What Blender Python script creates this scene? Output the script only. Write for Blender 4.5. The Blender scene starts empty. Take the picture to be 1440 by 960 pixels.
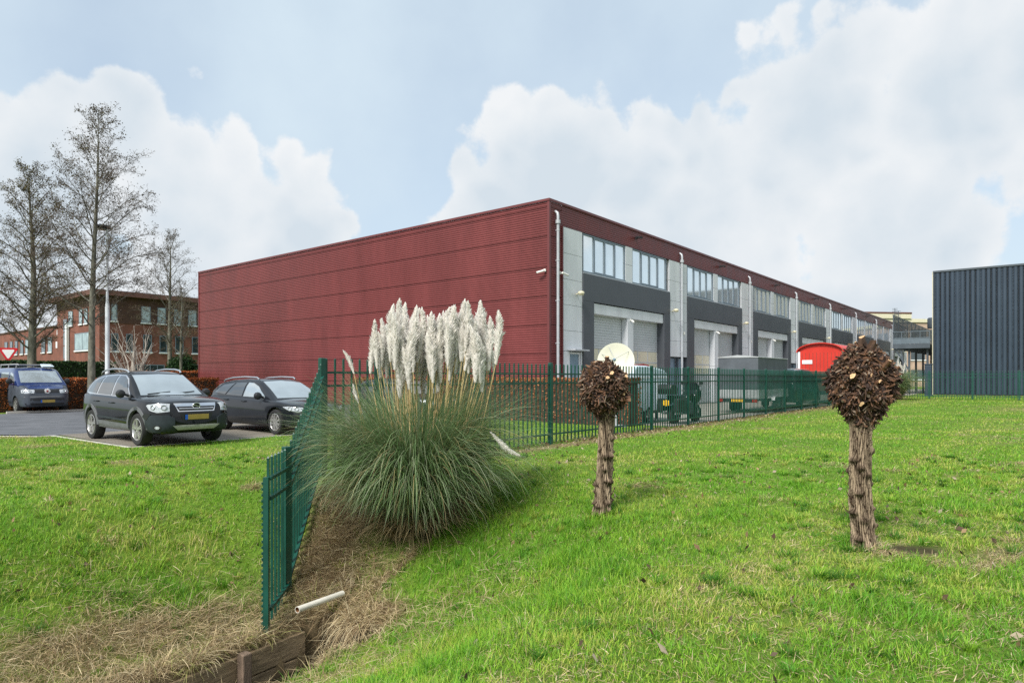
import bpy, bmesh, math, random
import numpy as np
from mathutils import Vector, Matrix
from mathutils.bvhtree import BVHTree

R = math.radians
random.seed(7)
rng = np.random.default_rng(7)
SC = bpy.context.scene
C = SC.collection

# ------------------------------------------------------------------ frame of reference
CAMH = 1.55
UF = np.array([.6292, .7772]); UF /= np.linalg.norm(UF)      # along the row of loading doors
UW = np.array([-UF[1], UF[0]])                                # along the red end wall
ANG = math.atan2(UF[1], UF[0])
CORNER = np.array([1.46, 26.0])                               # corner of the red hall


def loc_ab(a, b, z=0.0):
    p = CORNER + UF * a + UW * b
    return (float(p[0]), float(p[1]), z)


def to_ab(x, y):
    rx, ry = x - CORNER[0], y - CORNER[1]
    return rx * UF[0] + ry * UF[1], rx * UW[0] + ry * UW[1]


def sstep(t):
    t = np.clip(t, 0, 1)
    return t * t * (3 - 2 * t)


# ------------------------------------------------------------------ terrain
HEAD = np.array([-2.3, 6.6]); AX = np.array([-.562, -.827]); NX = np.array([.827, -.562])
PLK = np.array([-2.98, 6.14])


def wob(x, y, k=1.0, s=0.0):
    """cheap smooth noise, about -1..1"""
    x = np.asarray(x, float) * k; y = np.asarray(y, float) * k
    return (np.sin(x * 1.0 + 1.7 * np.sin(y * .83 + s) + s) + np.sin(y * 1.13 + 1.5 * np.sin(x * .71 + 2.1 * s + 1) + 2 + s)
            + .6 * np.sin(x * 2.3 - y * 1.9 + 3 * s + 1.2 * np.sin(y * 1.7 + s)) + .5 * np.sin(x * 3.1 + y * 3.7 + s + 1.5 * np.sin(x * 2.3))) / 3.1


def terr(x, y, bowl=False):
    x = np.asarray(x, float); y = np.asarray(y, float)
    rx, ry = x - HEAD[0], y - HEAD[1]
    t = np.clip(rx * AX[0] + ry * AX[1], 0, None)
    dx, dy = rx - AX[0] * t, ry - AX[1] * t
    d = np.sqrt(dx * dx + dy * dy)
    z = -1.15 * (1 - sstep((d - .4) / 3.6))
    m = 1 - sstep((np.hypot(x - .5, y - 6) - 6) / 4)
    z = z + m * (.035 * wob(x, y, 1.3, .4) + .016 * wob(x, y, 4.1, 1.9))
    if bowl: return z
    qx, qy = x - PLK[0], y - PLK[1]
    w = qx * NX[0] + qy * NX[1]
    s = -(qx * AX[0] + qy * AX[1])
    rb = .70 + .08 * np.sin(s * 5) + .05 * np.sin(s * 11 + 1)
    cut = np.where(w > .0, 1 - sstep((w - rb) / .26), 0) * (1 - sstep((s - 1.34 - .08 * np.sin(w * 9)) / .20))
    return z * (1 - cut) + np.minimum(z, -1.72) * cut


def H(x, y):
    return float(terr(x, y))


# ------------------------------------------------------------------ mesh collector
class MB:
    def __init__(s):
        s.v = []; s.f = []; s.m = []

    def add(s, vs, fs, m=0):
        o = len(s.v)
        s.v.extend([tuple(map(float, p)) for p in vs])
        for f in fs:
            s.f.append(tuple(i + o for i in f)); s.m.append(m)

    def box(s, x0, x1, y0, y1, z0, z1, m=0):
        vs = [(x, y, z) for z in (z0, z1) for y in (y0, y1) for x in (x0, x1)]
        s.add(vs, [(0, 2, 3, 1), (4, 5, 7, 6), (0, 1, 5, 4), (2, 6, 7, 3), (0, 4, 6, 2), (1, 3, 7, 5)], m)

    def bar(s, p, q, w, h, m=0, up=(0, 0, 1)):
        p, q = Vector(p), Vector(q)
        d = (q - p).normalized(); u = Vector(up)
        if abs(d.dot(u)) > .98:
            u = Vector((1, 0, 0))
        r = d.cross(u).normalized(); u = r.cross(d)
        vs = []
        for e in (p, q):
            for a, b in ((-1, -1), (1, -1), (1, 1), (-1, 1)):
                vs.append(e + r * (a * w / 2) + u * (b * h / 2))
        s.add(vs, [(3, 2, 1, 0), (4, 5, 6, 7), (0, 1, 5, 4), (1, 2, 6, 5), (2, 3, 7, 6), (3, 0, 4, 7)], m)

    def tube(s, pts, rads, n=8, m=0, cap=True):
        pts = [Vector(p) for p in pts]
        if not hasattr(rads, '__len__'):
            rads = [rads] * len(pts)
        vs = []; prev = None
        for i, p in enumerate(pts):
            d = (pts[min(i + 1, len(pts) - 1)] - pts[max(i - 1, 0)])
            d = d.normalized() if d.length > 1e-9 else Vector((0, 0, 1))
            if prev is None:
                a = Vector((1, 0, 0)) if abs(d.x) < .8 else Vector((0, 1, 0))
                r = d.cross(a).normalized()
            else:
                r = prev - d * prev.dot(d)
                r = r.normalized() if r.length > 1e-6 else d.orthogonal().normalized()
            prev = r; u = d.cross(r)
            for k in range(n):
                t = 2 * math.pi * k / n
                vs.append(p + (r * math.cos(t) + u * math.sin(t)) * rads[i])
        fs = []
        for i in range(len(pts) - 1):
            for k in range(n):
                a = i * n + k; b = i * n + (k + 1) % n
                fs.append((a, b, b + n, a + n))
        if cap:
            fs.append(tuple(range(n - 1, -1, -1)))
            fs.append(tuple(range((len(pts) - 1) * n, len(pts) * n)))
        s.add(vs, fs, m)

    def lathe(s, prof, o=(0, 0, 0), ax='z', n=24, m=0):
        """prof: (radius, height along axis)"""
        vs = []; fs = []
        for r, h in prof:
            for k in range(n):
                t = 2 * math.pi * k / n
                c, q = r * math.cos(t), r * math.sin(t)
                p = {'z': (c, q, h), 'y': (q, h, c), 'x': (h, c, q)}[ax]
                vs.append((o[0] + p[0], o[1] + p[1], o[2] + p[2]))
        for i in range(len(prof) - 1):
            for k in range(n):
                a = i * n + k; b = i * n + (k + 1) % n
                fs.append((a, b, b + n, a + n))
        s.add(vs, fs, m)

    def prism(s, poly, fn, m=0):
        """poly 2-D outline; fn(u, v, side) -> 3-D for side 0 and 1"""
        n = len(poly)
        vs = [fn(u, v, 0) for u, v in poly] + [fn(u, v, 1) for u, v in poly]
        fs = [tuple(range(n - 1, -1, -1)), tuple(range(n, 2 * n))]
        fs += [(i, (i + 1) % n, n + (i + 1) % n, n + i) for i in range(n)]
        s.add(vs, fs, m)

    def build(s, name, mats, parent=None, smooth=0, bevel=0, loc=None, rotz=None):
        me = bpy.data.meshes.new(name)
        me.from_pydata(s.v, [], s.f)
        if not isinstance(mats, (list, tuple)):
            mats = [mats]
        for mt in mats:
            me.materials.append(mt)
        if len(mats) > 1:
            me.polygons.foreach_set('material_index', s.m)
        bm = bmesh.new(); bm.from_mesh(me)
        bmesh.ops.recalc_face_normals(bm, faces=bm.faces)
        bm.to_mesh(me); bm.free()
        if smooth:
            me.polygons.foreach_set('use_smooth', [True] * len(me.polygons))
            me.set_sharp_from_angle(angle=R(smooth))
        me.update()
        o = bpy.data.objects.new(name, me)
        C.objects.link(o)
        if parent is not None:
            o.parent = parent
        if loc is not None:
            o.location = loc
        if rotz is not None:
            o.rotation_euler = (0, 0, rotz)
        if bevel:
            b = o.modifiers.new('bevel', 'BEVEL'); b.width = bevel; b.segments = 2; b.limit_method = 'ANGLE'; b.angle_limit = R(40)
        return o


def np_obj(name, V, quads=None, tris=None, col=None, mat=None, parent=None, smooth=False, midx=None):
    me = bpy.data.meshes.new(name)
    V = np.ascontiguousarray(V, np.float32)
    me.vertices.add(len(V)); me.vertices.foreach_set('co', V.ravel())
    loops = []; tot = []
    if quads is not None and len(quads):
        loops.append(np.asarray(quads, np.int32).ravel()); tot.append(np.full(len(quads), 4, np.int32))
    if tris is not None and len(tris):
        loops.append(np.asarray(tris, np.int32).ravel()); tot.append(np.full(len(tris), 3, np.int32))
    loops = np.concatenate(loops); tot = np.concatenate(tot)
    st = np.concatenate([[0], np.cumsum(tot)[:-1]]).astype(np.int32)
    me.loops.add(len(loops)); me.loops.foreach_set('vertex_index', loops)
    me.polygons.add(len(tot)); me.polygons.foreach_set('loop_start', st)
    me.update(calc_edges=True)
    if smooth:
        me.polygons.foreach_set('use_smooth', np.ones(len(tot), bool))
    if col is not None:
        c4 = np.ones((len(V), 4), np.float32); c4[:, :3] = col
        at = me.color_attributes.new('col', 'FLOAT_COLOR', 'POINT')
        at.data.foreach_set('color', c4.ravel())
    if mat is not None:
        for mm in (mat if isinstance(mat, (list, tuple)) else [mat]):
            me.materials.append(mm)
    if midx is not None:
        me.polygons.foreach_set('material_index', np.asarray(midx, np.int32))
    o = bpy.data.objects.new(name, me); C.objects.link(o)
    if parent is not None:
        o.parent = parent
    return o


def tag(o, label=None, cat=None, group=None, kind=None):
    if label: o['label'] = label
    if cat: o['category'] = cat
    if group: o['group'] = group
    if kind: o['kind'] = kind
    return o


def thing(name, label, cat, loc=(0, 0, 0), rotz=0, group=None):
    o = bpy.data.objects.new(name, None); C.objects.link(o)
    o.empty_display_size = .3
    o.location = loc; o.rotation_euler = (0, 0, rotz)
    return tag(o, label, cat, group)


def copy_tree(o, parent=None):
    c = o.copy(); C.objects.link(c)
    if parent is not None:
        c.parent = parent
    for ch in list(o.children):
        copy_tree(ch, c)
    return c


# ------------------------------------------------------------------ materials
def nt(name):
    m = bpy.data.materials.new(name); m.use_nodes = True
    return m, m.node_tree, m.node_tree.nodes, m.node_tree.links, m.node_tree.nodes['Principled BSDF']


def ramp(N, stops):
    r = N.new('ShaderNodeValToRGB')
    e = r.color_ramp.elements
    while len(e) < len(stops):
        e.new(.5)
    for i, (p, c) in enumerate(stops):
        e[i].position = p; e[i].color = (*c, 1) if len(c) == 3 else c
    return r


def pm(name, col, rough=.6, var=.12, scale=2.5, bump=0, bscale=60, metal=0, coat=0, spec=.5, col2=None, stretch=None, ior=None, rvar=.08):
    m, t, N, L, B = nt(name)
    tc = N.new('ShaderNodeTexCoord'); src = tc.outputs['Object']
    if stretch:
        mp = N.new('ShaderNodeMapping'); mp.inputs['Scale'].default_value = stretch
        L.new(src, mp.inputs['Vector']); src = mp.outputs['Vector']
    n = N.new('ShaderNodeTexNoise'); n.inputs['Scale'].default_value = scale; n.inputs['Detail'].default_value = 8; n.inputs['Roughness'].default_value = .62
    L.new(src, n.inputs['Vector'])
    lo = tuple(max(0, c * (1 - var)) for c in col); hi = tuple(min(1, c * (1 + var)) for c in (col2 or col))
    r = ramp(N, [(.32, lo), (.68, hi)])
    L.new(n.outputs['Fac'], r.inputs['Fac']); L.new(r.outputs['Color'], B.inputs['Base Color'])
    mr = N.new('ShaderNodeMapRange'); mr.inputs['To Min'].default_value = max(.02, rough - rvar); mr.inputs['To Max'].default_value = min(1, rough + rvar)
    L.new(n.outputs['Fac'], mr.inputs['Value']); L.new(mr.outputs['Result'], B.inputs['Roughness'])
    B.inputs['Metallic'].default_value = metal
    B.inputs['Specular IOR Level'].default_value = spec
    B.inputs['Coat Weight'].default_value = coat; B.inputs['Coat Roughness'].default_value = .04
    if ior: B.inputs['IOR'].default_value = ior
    if bump:
        n2 = N.new('ShaderNodeTexNoise'); n2.inputs['Scale'].default_value = bscale; n2.inputs['Detail'].default_value = 6
        L.new(src, n2.inputs['Vector'])
        b = N.new('ShaderNodeBump'); b.inputs['Strength'].default_value = bump; b.inputs['Distance'].default_value = .02
        L.new(n2.outputs['Fac'], b.inputs['Height']); L.new(b.outputs['Normal'], B.inputs['Normal'])
    return m


def vcol(name, rough=.6, trans=0.0, spec=.3, gain=1.0):
    m, t, N, L, B = nt(name)
    a = N.new('ShaderNodeAttribute'); a.attribute_name = 'col'
    B.inputs['Roughness'].default_value = rough; B.inputs['Specular IOR Level'].default_value = spec
    L.new(a.outputs['Color'], B.inputs['Base Color'])
    if trans:
        T = N.new('ShaderNodeBsdfTranslucent'); L.new(a.outputs['Color'], T.inputs['Color'])
        X = N.new('ShaderNodeMixShader'); X.inputs['Fac'].default_value = trans
        L.new(B.outputs['BSDF'], X.inputs[1]); L.new(T.outputs['BSDF'], X.inputs[2])
        L.new(X.outputs['Shader'], N['Material Output'].inputs['Surface'])
    return m


def brick_mat(name, c1, c2, mortar):
    m, t, N, L, B = nt(name)
    tc = N.new('ShaderNodeTexCoord'); sp = N.new('ShaderNodeSeparateXYZ'); L.new(tc.outputs['Object'], sp.inputs[0])
    ad = N.new('ShaderNodeMath'); ad.operation = 'ADD'; L.new(sp.outputs['X'], ad.inputs[0]); L.new(sp.outputs['Y'], ad.inputs[1])
    cb = N.new('ShaderNodeCombineXYZ'); L.new(ad.outputs[0], cb.inputs['X']); L.new(sp.outputs['Z'], cb.inputs['Y'])
    b = N.new('ShaderNodeTexBrick'); L.new(cb.outputs[0], b.inputs['Vector'])
    b.inputs['Scale'].default_value = 1; b.inputs['Brick Width'].default_value = .22; b.inputs['Row Height'].default_value = .065
    b.inputs['Mortar Size'].default_value = .006; b.inputs['Color1'].default_value = (*c1, 1); b.inputs['Color2'].default_value = (*c2, 1); b.inputs['Mortar'].default_value = (*mortar, 1)
    n = N.new('ShaderNodeTexNoise'); n.inputs['Scale'].default_value = .8; n.inputs['Detail'].default_value = 6; L.new(tc.outputs['Object'], n.inputs['Vector'])
    r = ramp(N, [(.3, (.72, .72, .72)), (.7, (1.15, 1.12, 1.1))])
    L.new(n.outputs['Fac'], r.inputs['Fac'])
    mx = N.new('ShaderNodeMix'); mx.data_type = 'RGBA'; mx.blend_type = 'MULTIPLY'; mx.inputs['Factor'].default_value = 1
    L.new(b.outputs['Color'], mx.inputs['A']); L.new(r.outputs['Color'], mx.inputs['B']); L.new(mx.outputs['Result'], B.inputs['Base Color'])
    B.inputs['Roughness'].default_value = .85
    return m


def paver_mat(name, c1, c2, mortar, bw, rh, rot):
    m, t, N, L, B = nt(name)
    g = N.new('ShaderNodeNewGeometry'); mp = N.new('ShaderNodeMapping'); mp.inputs['Rotation'].default_value = (0, 0, -rot)
    L.new(g.outputs['Position'], mp.inputs['Vector'])
    b = N.new('ShaderNodeTexBrick'); L.new(mp.outputs['Vector'], b.inputs['Vector'])
    b.inputs['Scale'].default_value = 1; b.inputs['Brick Width'].default_value = bw; b.inputs['Row Height'].default_value = rh
    b.inputs['Mortar Size'].default_value = .006; b.inputs['Color1'].default_value = (*c1, 1); b.inputs['Color2'].default_value = (*c2, 1); b.inputs['Mortar'].default_value = (*mortar, 1)
    n = N.new('ShaderNodeTexNoise'); n.inputs['Scale'].default_value = .7; n.inputs['Detail'].default_value = 10; n.inputs['Roughness'].default_value = .7
    L.new(g.outputs['Position'], n.inputs['Vector'])
    r = ramp(N, [(.3, (.62, .6, .57)), (.7, (1.12, 1.12, 1.1))]); L.new(n.outputs['Fac'], r.inputs['Fac'])
    mx = N.new('ShaderNodeMix'); mx.data_type = 'RGBA'; mx.blend_type = 'MULTIPLY'; mx.inputs['Factor'].default_value = 1
    L.new(b.outputs['Color'], mx.inputs['A']); L.new(r.outputs['Color'], mx.inputs['B']); L.new(mx.outputs['Result'], B.inputs['Base Color'])
    B.inputs['Roughness'].default_value = .85
    bp = N.new('ShaderNodeBump'); bp.inputs['Strength'].default_value = .3; bp.inputs['Distance'].default_value = .01
    L.new(b.outputs['Fac'], bp.inputs['Height']); bp.invert = True; L.new(bp.outputs['Normal'], B.inputs['Normal'])
    return m


M = {}
M['red'] = pm('red_cladding', (.168, .040, .040), .42, .17, 1.3, stretch=(1, .7, .16), rvar=.12, coat=0, spec=.4)
M['red_trim'] = pm('red_trim', (.13, .031, .032), .4, .1, 1)
M['red_dark'] = pm('red_groove', (.05, .012, .012), .6, .1, 1)
M['panel'] = pm('grey_panel', (.61, .63, .665), .45, .10, 1.4, stretch=(1, 1, .18))
M['charcoal'] = pm('charcoal_panel', (.066, .073, .086), .5, .12, .7)
M['back'] = pm('dark_backing', (.02, .021, .024), .8, .1, 1)
M['door_grey'] = pm('door_panel_grey', (.50, .525, .55), .4, .05, .8)
M['door_cream'] = pm('door_window_cream', (.66, .62, .48), .3, .08, 1)
M['door_blue'] = pm('personnel_door_blue', (.20, .28, .36), .4, .1, 1)
M['frame_blue'] = pm('window_frame_bluegrey', (.15, .19, .235), .4, .1, 2)
M['pane'] = pm('blind_and_sky_pane', (.86, .90, .93), .07, .07, .9, spec=.9, coat=1, metal=.6, rvar=.02)  # pale blinds, with bright sky reflection also put into the base colour
M['zinc'] = pm('downspout_zinc', (.43, .45, .48), .4, .1, 4, metal=.2)
M['white_plastic'] = pm('white_plastic', (.75, .74, .70), .4, .06, 5)
M['cream'] = pm('cream_fitting', (.62, .58, .42), .5, .1, 5)
M['black'] = pm('black_plastic', (.015, .016, .018), .45, .2, 8)
M['roof'] = pm('roof_gravel', (.2, .2, .2), .9, .2, 6)
M['green'] = pm('fence_green', (.003, .056, .039), .42, .28, 3, coat=.05)
M['navy'] = pm('navy_cladding', (.027, .044, .068), .42, .10, .5)
M['steel_dark'] = pm('dark_steel', (.055, .07, .085), .5, .15, 2)
M['louver'] = pm('louver_grey', (.10, .13, .155), .5, .12, 2)
M['brick'] = brick_mat('red_brick', (.22, .068, .044), (.165, .05, .034), (.16, .11, .09))
M['brick_dark'] = brick_mat('dark_brick', (.09, .035, .022), (.06, .025, .018), (.09, .06, .05))
M['brick_pink'] = brick_mat('pale_brick', (.50, .36, .27), (.44, .31, .23), (.45, .38, .33))
M['office_glass'] = pm('office_glass', (.03, .045, .05), .05, .4, 1.2, spec=.9, coat=1, rvar=.02)
M['pale_office_glass'] = pm('office_glass_pale', (.25, .34, .36), .06, .35, 1.5, spec=.9, coat=1, rvar=.02)  # paler pane colour than the plain office glass
M['white_paint'] = pm('white_paint', (.74, .76, .78), .45, .06, 3)
M['pale_post'] = pm('lamp_post_white', (.60, .63, .66), .4, .08, 2)
M['tyre'] = pm('tyre_rubber', (.016, .016, .017), .8, .3, 12)
M['alloy'] = pm('alloy_rim', (.55, .54, .53), .3, .12, 9, metal=.75)
M['steelrim'] = pm('steel_rim', (.25, .25, .24), .5, .3, 9, metal=.5)
M['chrome'] = pm('chrome', (.75, .76, .78), .15, .06, 6, metal=.95)
M['carblack'] = pm('car_paint_black', (.007, .008, .010), .18, .25, 2, coat=.55, spec=.15)
M['cargrey'] = pm('car_paint_anthracite', (.012, .014, .018), .18, .2, 2, coat=.55, spec=.15)
M['carwhite'] = pm('car_paint_white', (.72, .73, .74), .25, .04, 2, coat=1)
M['vanblue'] = pm('van_paint_blue', (.010, .028, .12), .25, .3, 1.5, coat=1)
M['vandirt'] = pm('van_paint_dusty', (.05, .06, .078), .42, .35, 2.2)
M['vangreen'] = pm('van_paint_dark', (.010, .030, .030), .25, .2, 1.5, coat=1)
M['clad'] = pm('grey_bumper_plastic', (.026, .033, .040), .42, .2, 5, spec=.3)
M['clad_light'] = pm('grey_sill_plastic', (.12, .125, .135), .5, .15, 5)
M['skid'] = pm('skid_plate', (.36, .35, .33), .4, .2, 8)
M['lens'] = pm('headlight_lens', (.40, .43, .46), .08, .35, 22, spec=.9, coat=1, rvar=.04)
M['lens_dim'] = pm('headlight_inside', (.28, .30, .31), .15, .4, 30, metal=.5)
M['plate'] = pm('number_plate_yellow', (.30, .215, .045), .5, .10, 10)
M['plate_blue'] = pm('plate_band_blue', (.01, .09, .42), .5, .1, 9)
M['yellow'] = pm('yellow_reflector', (.75, .45, .02), .4, .1, 9)
M['tail'] = pm('tail_light_red', (.35, .012, .012), .2, .1, 9, coat=1)
M['glass_car'] = pm('car_side_glass', (.035, .042, .048), .04, .3, 1.5, spec=1, coat=1, metal=.25, rvar=.01)
M['screen_car'] = pm('car_windscreen', (.40, .46, .49), .07, .12, 1.2, spec=1, coat=1, metal=.45, rvar=.02)  # pale base stands in for sky glare on the glass
M['tarp'] = pm('grey_tarpaulin', (.075, .088, .102), .55, .2, 1.5, bump=.3, bscale=3)
M['tarp_top'] = pm('tarpaulin_top', (.36, .38, .39), .55, .12, 2)
M['alu'] = pm('dropside_aluminium', (.50, .52, .53), .4, .1, 5, metal=.3)
M['wagon_red'] = pm('wagon_red', (.52, .028, .016), .42, .1, 1.2)
M['wagon_brown'] = pm('wagon_brown', (.12, .05, .035), .6, .2, 3)
M['cover'] = pm('pale_cover', (.50, .60, .66), .45, .1, 1.2)
M['dish'] = pm('dish_cream', (.66, .645, .54), .5, .06, 2)
M['wood'] = pm('weathered_plank', (.24, .17, .10), .85, .35, 3, bump=.5, bscale=18, stretch=(1, 1, 7), col2=(.30, .22, .13))
M['wood_post'] = pm('weathered_post', (.17, .12, .085), .9, .3, 8, bump=.5, bscale=30, stretch=(4, 4, 1))
M['pipe'] = pm('pvc_pipe', (.66, .63, .55), .45, .12, 6)
M['pipe_in'] = pm('pipe_inside', (.25, .12, .05), .8, .2, 9)
M['water'] = pm('ditch_water', (.018, .022, .010), .12, .6, 5, spec=.6)
M['kerb'] = pm('kerb_concrete', (.42, .40, .36), .85, .18, 5)
M['sign_white'] = pm('sign_white', (.80, .80, .79), .4, .04, 5)
M['sign_red'] = pm('sign_red', (.55, .012, .022), .4, .08, 5)
M['sign_grey'] = pm('sign_pole', (.35, .36, .37), .5, .1, 6)

# ================================================================== SETTING: ground, paving, road
def ground_mat():
    m, t, N, L, B = nt('lawn_soil')
    g = N.new('ShaderNodeNewGeometry')
    a = N.new('ShaderNodeTexNoise'); a.inputs['Scale'].default_value = .55; a.inputs['Detail'].default_value = 9; a.inputs['Roughness'].default_value = .7
    b = N.new('ShaderNodeTexNoise'); b.inputs['Scale'].default_value = 9; b.inputs['Detail'].default_value = 8; b.inputs['Roughness'].default_value = .75
    L.new(g.outputs['Position'], a.inputs['Vector']); L.new(g.outputs['Position'], b.inputs['Vector'])
    r1 = ramp(N, [(.30, (.085, .17, .016)), (.52, (.13, .235, .024)), (.72, (.27, .29, .075))])
    r2 = ramp(N, [(.32, (.045, .075, .012)), (.55, (.09, .15, .02)), (.75, (.22, .19, .08))])
    L.new(a.outputs['Fac'], r1.inputs['Fac']); L.new(b.outputs['Fac'], r2.inputs['Fac'])
    x = N.new('ShaderNodeMix'); x.data_type = 'RGBA'; x.inputs['Factor'].default_value = .5
    L.new(r1.outputs['Color'], x.inputs['A']); L.new(r2.outputs['Color'], x.inputs['B'])
    # bare straw soil on the ditch banks: an attribute of the ground itself
    at = N.new('ShaderNodeAttribute'); at.attribute_name = 'col'
    sp = N.new('ShaderNodeSeparateColor'); L.new(at.outputs['Color'], sp.inputs[0])
    r3 = ramp(N, [(.3, (.09, .065, .035)), (.7, (.30, .225, .125))]); L.new(b.outputs['Fac'], r3.inputs['Fac'])
    y = N.new('ShaderNodeMix'); y.data_type = 'RGBA'
    L.new(sp.outputs['Red'], y.inputs['Factor']); L.new(x.outputs['Result'], y.inputs['A']); L.new(r3.outputs['Color'], y.inputs['B'])
    z_ = N.new('ShaderNodeMix'); z_.data_type = 'RGBA'; L.new(sp.outputs['Green'], z_.inputs['Factor']); L.new(y.outputs['Result'], z_.inputs['A']); z_.inputs['B'].default_value = (.022, .018, .010, 1)  # green channel: dark bare soil and the painted shade of the ditch hole
    L.new(z_.outputs['Result'], B.inputs['Base Color'])
    B.inputs['Roughness'].default_value = .95; B.inputs['Specular IOR Level'].default_value = .15
    bp = N.new('ShaderNodeBump'); bp.inputs['Strength'].default_value = .6; bp.inputs['Distance'].default_value = .04
    L.new(b.outputs['Fac'], bp.inputs['Height']); L.new(bp.outputs['Normal'], B.inputs['Normal'])
    return m


def dryness(x, y):
    """0 green lawn .. 1 straw, shared by the ground and the blades on it"""
    x = np.asarray(x, float); y = np.asarray(y, float)
    rx, ry = x - HEAD[0], y - HEAD[1]
    t = np.clip(rx * AX[0] + ry * AX[1], 0, None)
    d = np.hypot(rx - AX[0] * t, ry - AX[1] * t)
    fa, fb_ = to_ab(x, y)
    side = rx * NX[0] + ry * NX[1]
    reach = np.where(side < 0, 1.6, .42) + np.where((x > -2.75) & (y > 7), .70, 0)
    bank = 1 - sstep((d + .34 * wob(x, y, 2.1, .7) + .2 * wob(x, y, 5.3, 2) - reach + .4) / .8)
    # straw strip along the foot of the descending fence
    fx = -2.98 + (10.33 - y) * .117
    strip = (1 - sstep((np.abs(x - fx - .42) + .12 * wob(x, y, 5, 1) - .22) / .35)) * sstep((10.6 - y) / .8) * sstep((y - 6) / .5)
    # worn spots
    w = wob(x, y, .75, 3.3) * .6 + wob(x, y, 2.3, 5.1) * .5
    w = w + .35 * wob(x, y, 5.5, 2.7) + .25 * wob(x * .4, y * 1.6, 1.6, 6)
    patch = .66 * sstep((w - .34) / .45)
    wil = .8 * (1 - sstep((np.hypot((x - 3.55) / 1.5, y - 5.92) - .12 + .1 * wob(x, y, 7, 1)) / .25))
    pw_ = (x - PLK[0]) * NX[0] + (y - PLK[1]) * NX[1]; ps = -((x - PLK[0]) * AX[0] + (y - PLK[1]) * AX[1])
    edge = (1 - sstep((np.abs(pw_ - .3) - .50 - .1 * wob(x, y, 6, 3)) / .25)) * (ps < 1.9) * (ps > -3)
    foot = .85 * (1 - sstep((np.abs(fb_ + 6.72 + .10 * wob(x, y, 1.7, 4)) - .10) / .30)) * sstep((fa + 13.2) / 1.5)
    return np.clip(np.maximum.reduce([bank * np.where(side < -.15, .40 + .42 * wob(x, y, 1.6, 6), .88) , strip, patch, wil, foot, edge]), 0, 1)


def axis(lo, hi, dense, far):
    """grid lines: dense spans, then growing steps"""
    out = []
    for a, b, st in dense:
        out += list(np.arange(a, b, st))
    a0, b1 = dense[0][0], dense[-1][1]
    st = dense[0][2]; v = a0; left = []
    while v > lo:
        st *= 1.4; v -= st; left.append(max(v, lo))
    st = dense[-1][2]; v = b1; right = [b1]
    while v < hi:
        st *= 1.4; v += st; right.append(min(v, hi))
    return np.array(sorted(set(left)) + out + right)


gx = axis(-900, 900, [(-12, -4.2, .3), (-4.2, -.4, .07), (-.4, 10, .22)], 1)
gy = axis(-300, 1200, [(-4, 4.4, .3), (4.4, 8.2, .07), (8.2, 20, .25)], 1)
GX, GY = np.meshgrid(gx, gy)
GZ = terr(GX, GY)
n0, n1 = len(gx), len(gy)
V = np.stack([GX.ravel(), GY.ravel(), GZ.ravel()], 1)
ii = (np.arange(n1 - 1)[:, None] * n0 + np.arange(n0 - 1)[None, :]).ravel()
Q = np.stack([ii, ii + 1, ii + n0 + 1, ii + n0], 1)
dr = dryness(V[:, 0], V[:, 1])
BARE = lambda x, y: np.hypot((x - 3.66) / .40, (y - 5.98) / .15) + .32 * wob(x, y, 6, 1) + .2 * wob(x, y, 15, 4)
bare_and_pit_dark = np.maximum(.8 * (1 - sstep((BARE(V[:, 0], V[:, 1]) - .7) / .4)), 0 * V[:, 0]) + sstep((terr(V[:, 0], V[:, 1], True) - V[:, 2] - .004) / .04)  # dark bare soil by the willow; hole's shade painted on the ditch cut
ground = np_obj('ground', V, Q, col=np.stack([dr, bare_and_pit_dark, dr], 1), mat=ground_mat(), smooth=True)
tag(ground, kind='structure')

# asphalt
asph = pm('asphalt', (.085, .093, .105), .85, .16, 1.1, bump=.35, bscale=220, col2=(.11, .116, .128))
P = lambda a, b: loc_ab(a, b)[:2]
road_pts = [(-60, 24), (-25, 18.4), (-17, 17.55), (-13.6, 17.35), (-12.3, 17.2), P(-15.2, 5.1), P(-3.4, 5.6), P(2, 10), P(2, 18.6), P(-13, 18.6), P(-20, 20), P(-24, 30), P(-24, 55), P(-34, 55), P(-40, 30)]


def sheet(name, pts, z, mat):
    b = MB(); b.add([(x, y, z) for x, y in pts], [tuple(range(len(pts)))])
    bm = bmesh.new()
    o = b.build(name, mat)
    return tag(o, kind='structure')


sheet('road', road_pts, .010, asph)
pav = paver_mat('parking_pavers', (.245, .222, .185), (.21, .19, .162), (.10, .09, .075), .21, .105, ANG)
sheet('parking_bays', [P(-15.1, .5), P(-3.5, .5), P(-3.5, 5.75), P(-15.1, 5.2)], .016, pav)
yard = paver_mat('yard_pavers', (.40, .385, .35), (.35, .335, .305), (.2, .19, .17), .3, .3, ANG)
sheet('yard_paving', [P(-2.0, -6.15), P(76, -6.15), P(76, .3), P(-2.0, .3)], .012, yard)
# kerb of the parking bays and of the road
kb = MB()
kl = [P(-3.5, .42), P(-15.15, .42), P(-15.25, 5.15), (-12.3, 17.12), (-13.6, 17.27), (-17, 17.47), (-25, 18.3), (-60, 23.9)]
for p, q in zip(kl[:-1], kl[1:]):
    kb.bar((*p, -.045), (*q, -.045), .10, .12)
tag(kb.build('kerb', M['kerb'], bevel=.01), kind='structure')
hk = MB(); hk.bar((*P(-13, 18.65), .03), (*P(0, 18.65), .03), .12, .14)
tag(hk.build('kerb_far', M['kerb'], bevel=.01), kind='structure')
# water at the head of the ditch
wb = MB(); wb.add([(PLK[0] + NX[0] * w - AX[0] * s, PLK[1] + NX[1] * w - AX[1] * s, -1.60) for w, s in ((.0, -9), (1.3, -9), (1.3, 1.25), (.0, 1.25))], [(0, 1, 2, 3)])
tag(wb.build('water', M['water']), kind='structure')

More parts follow.
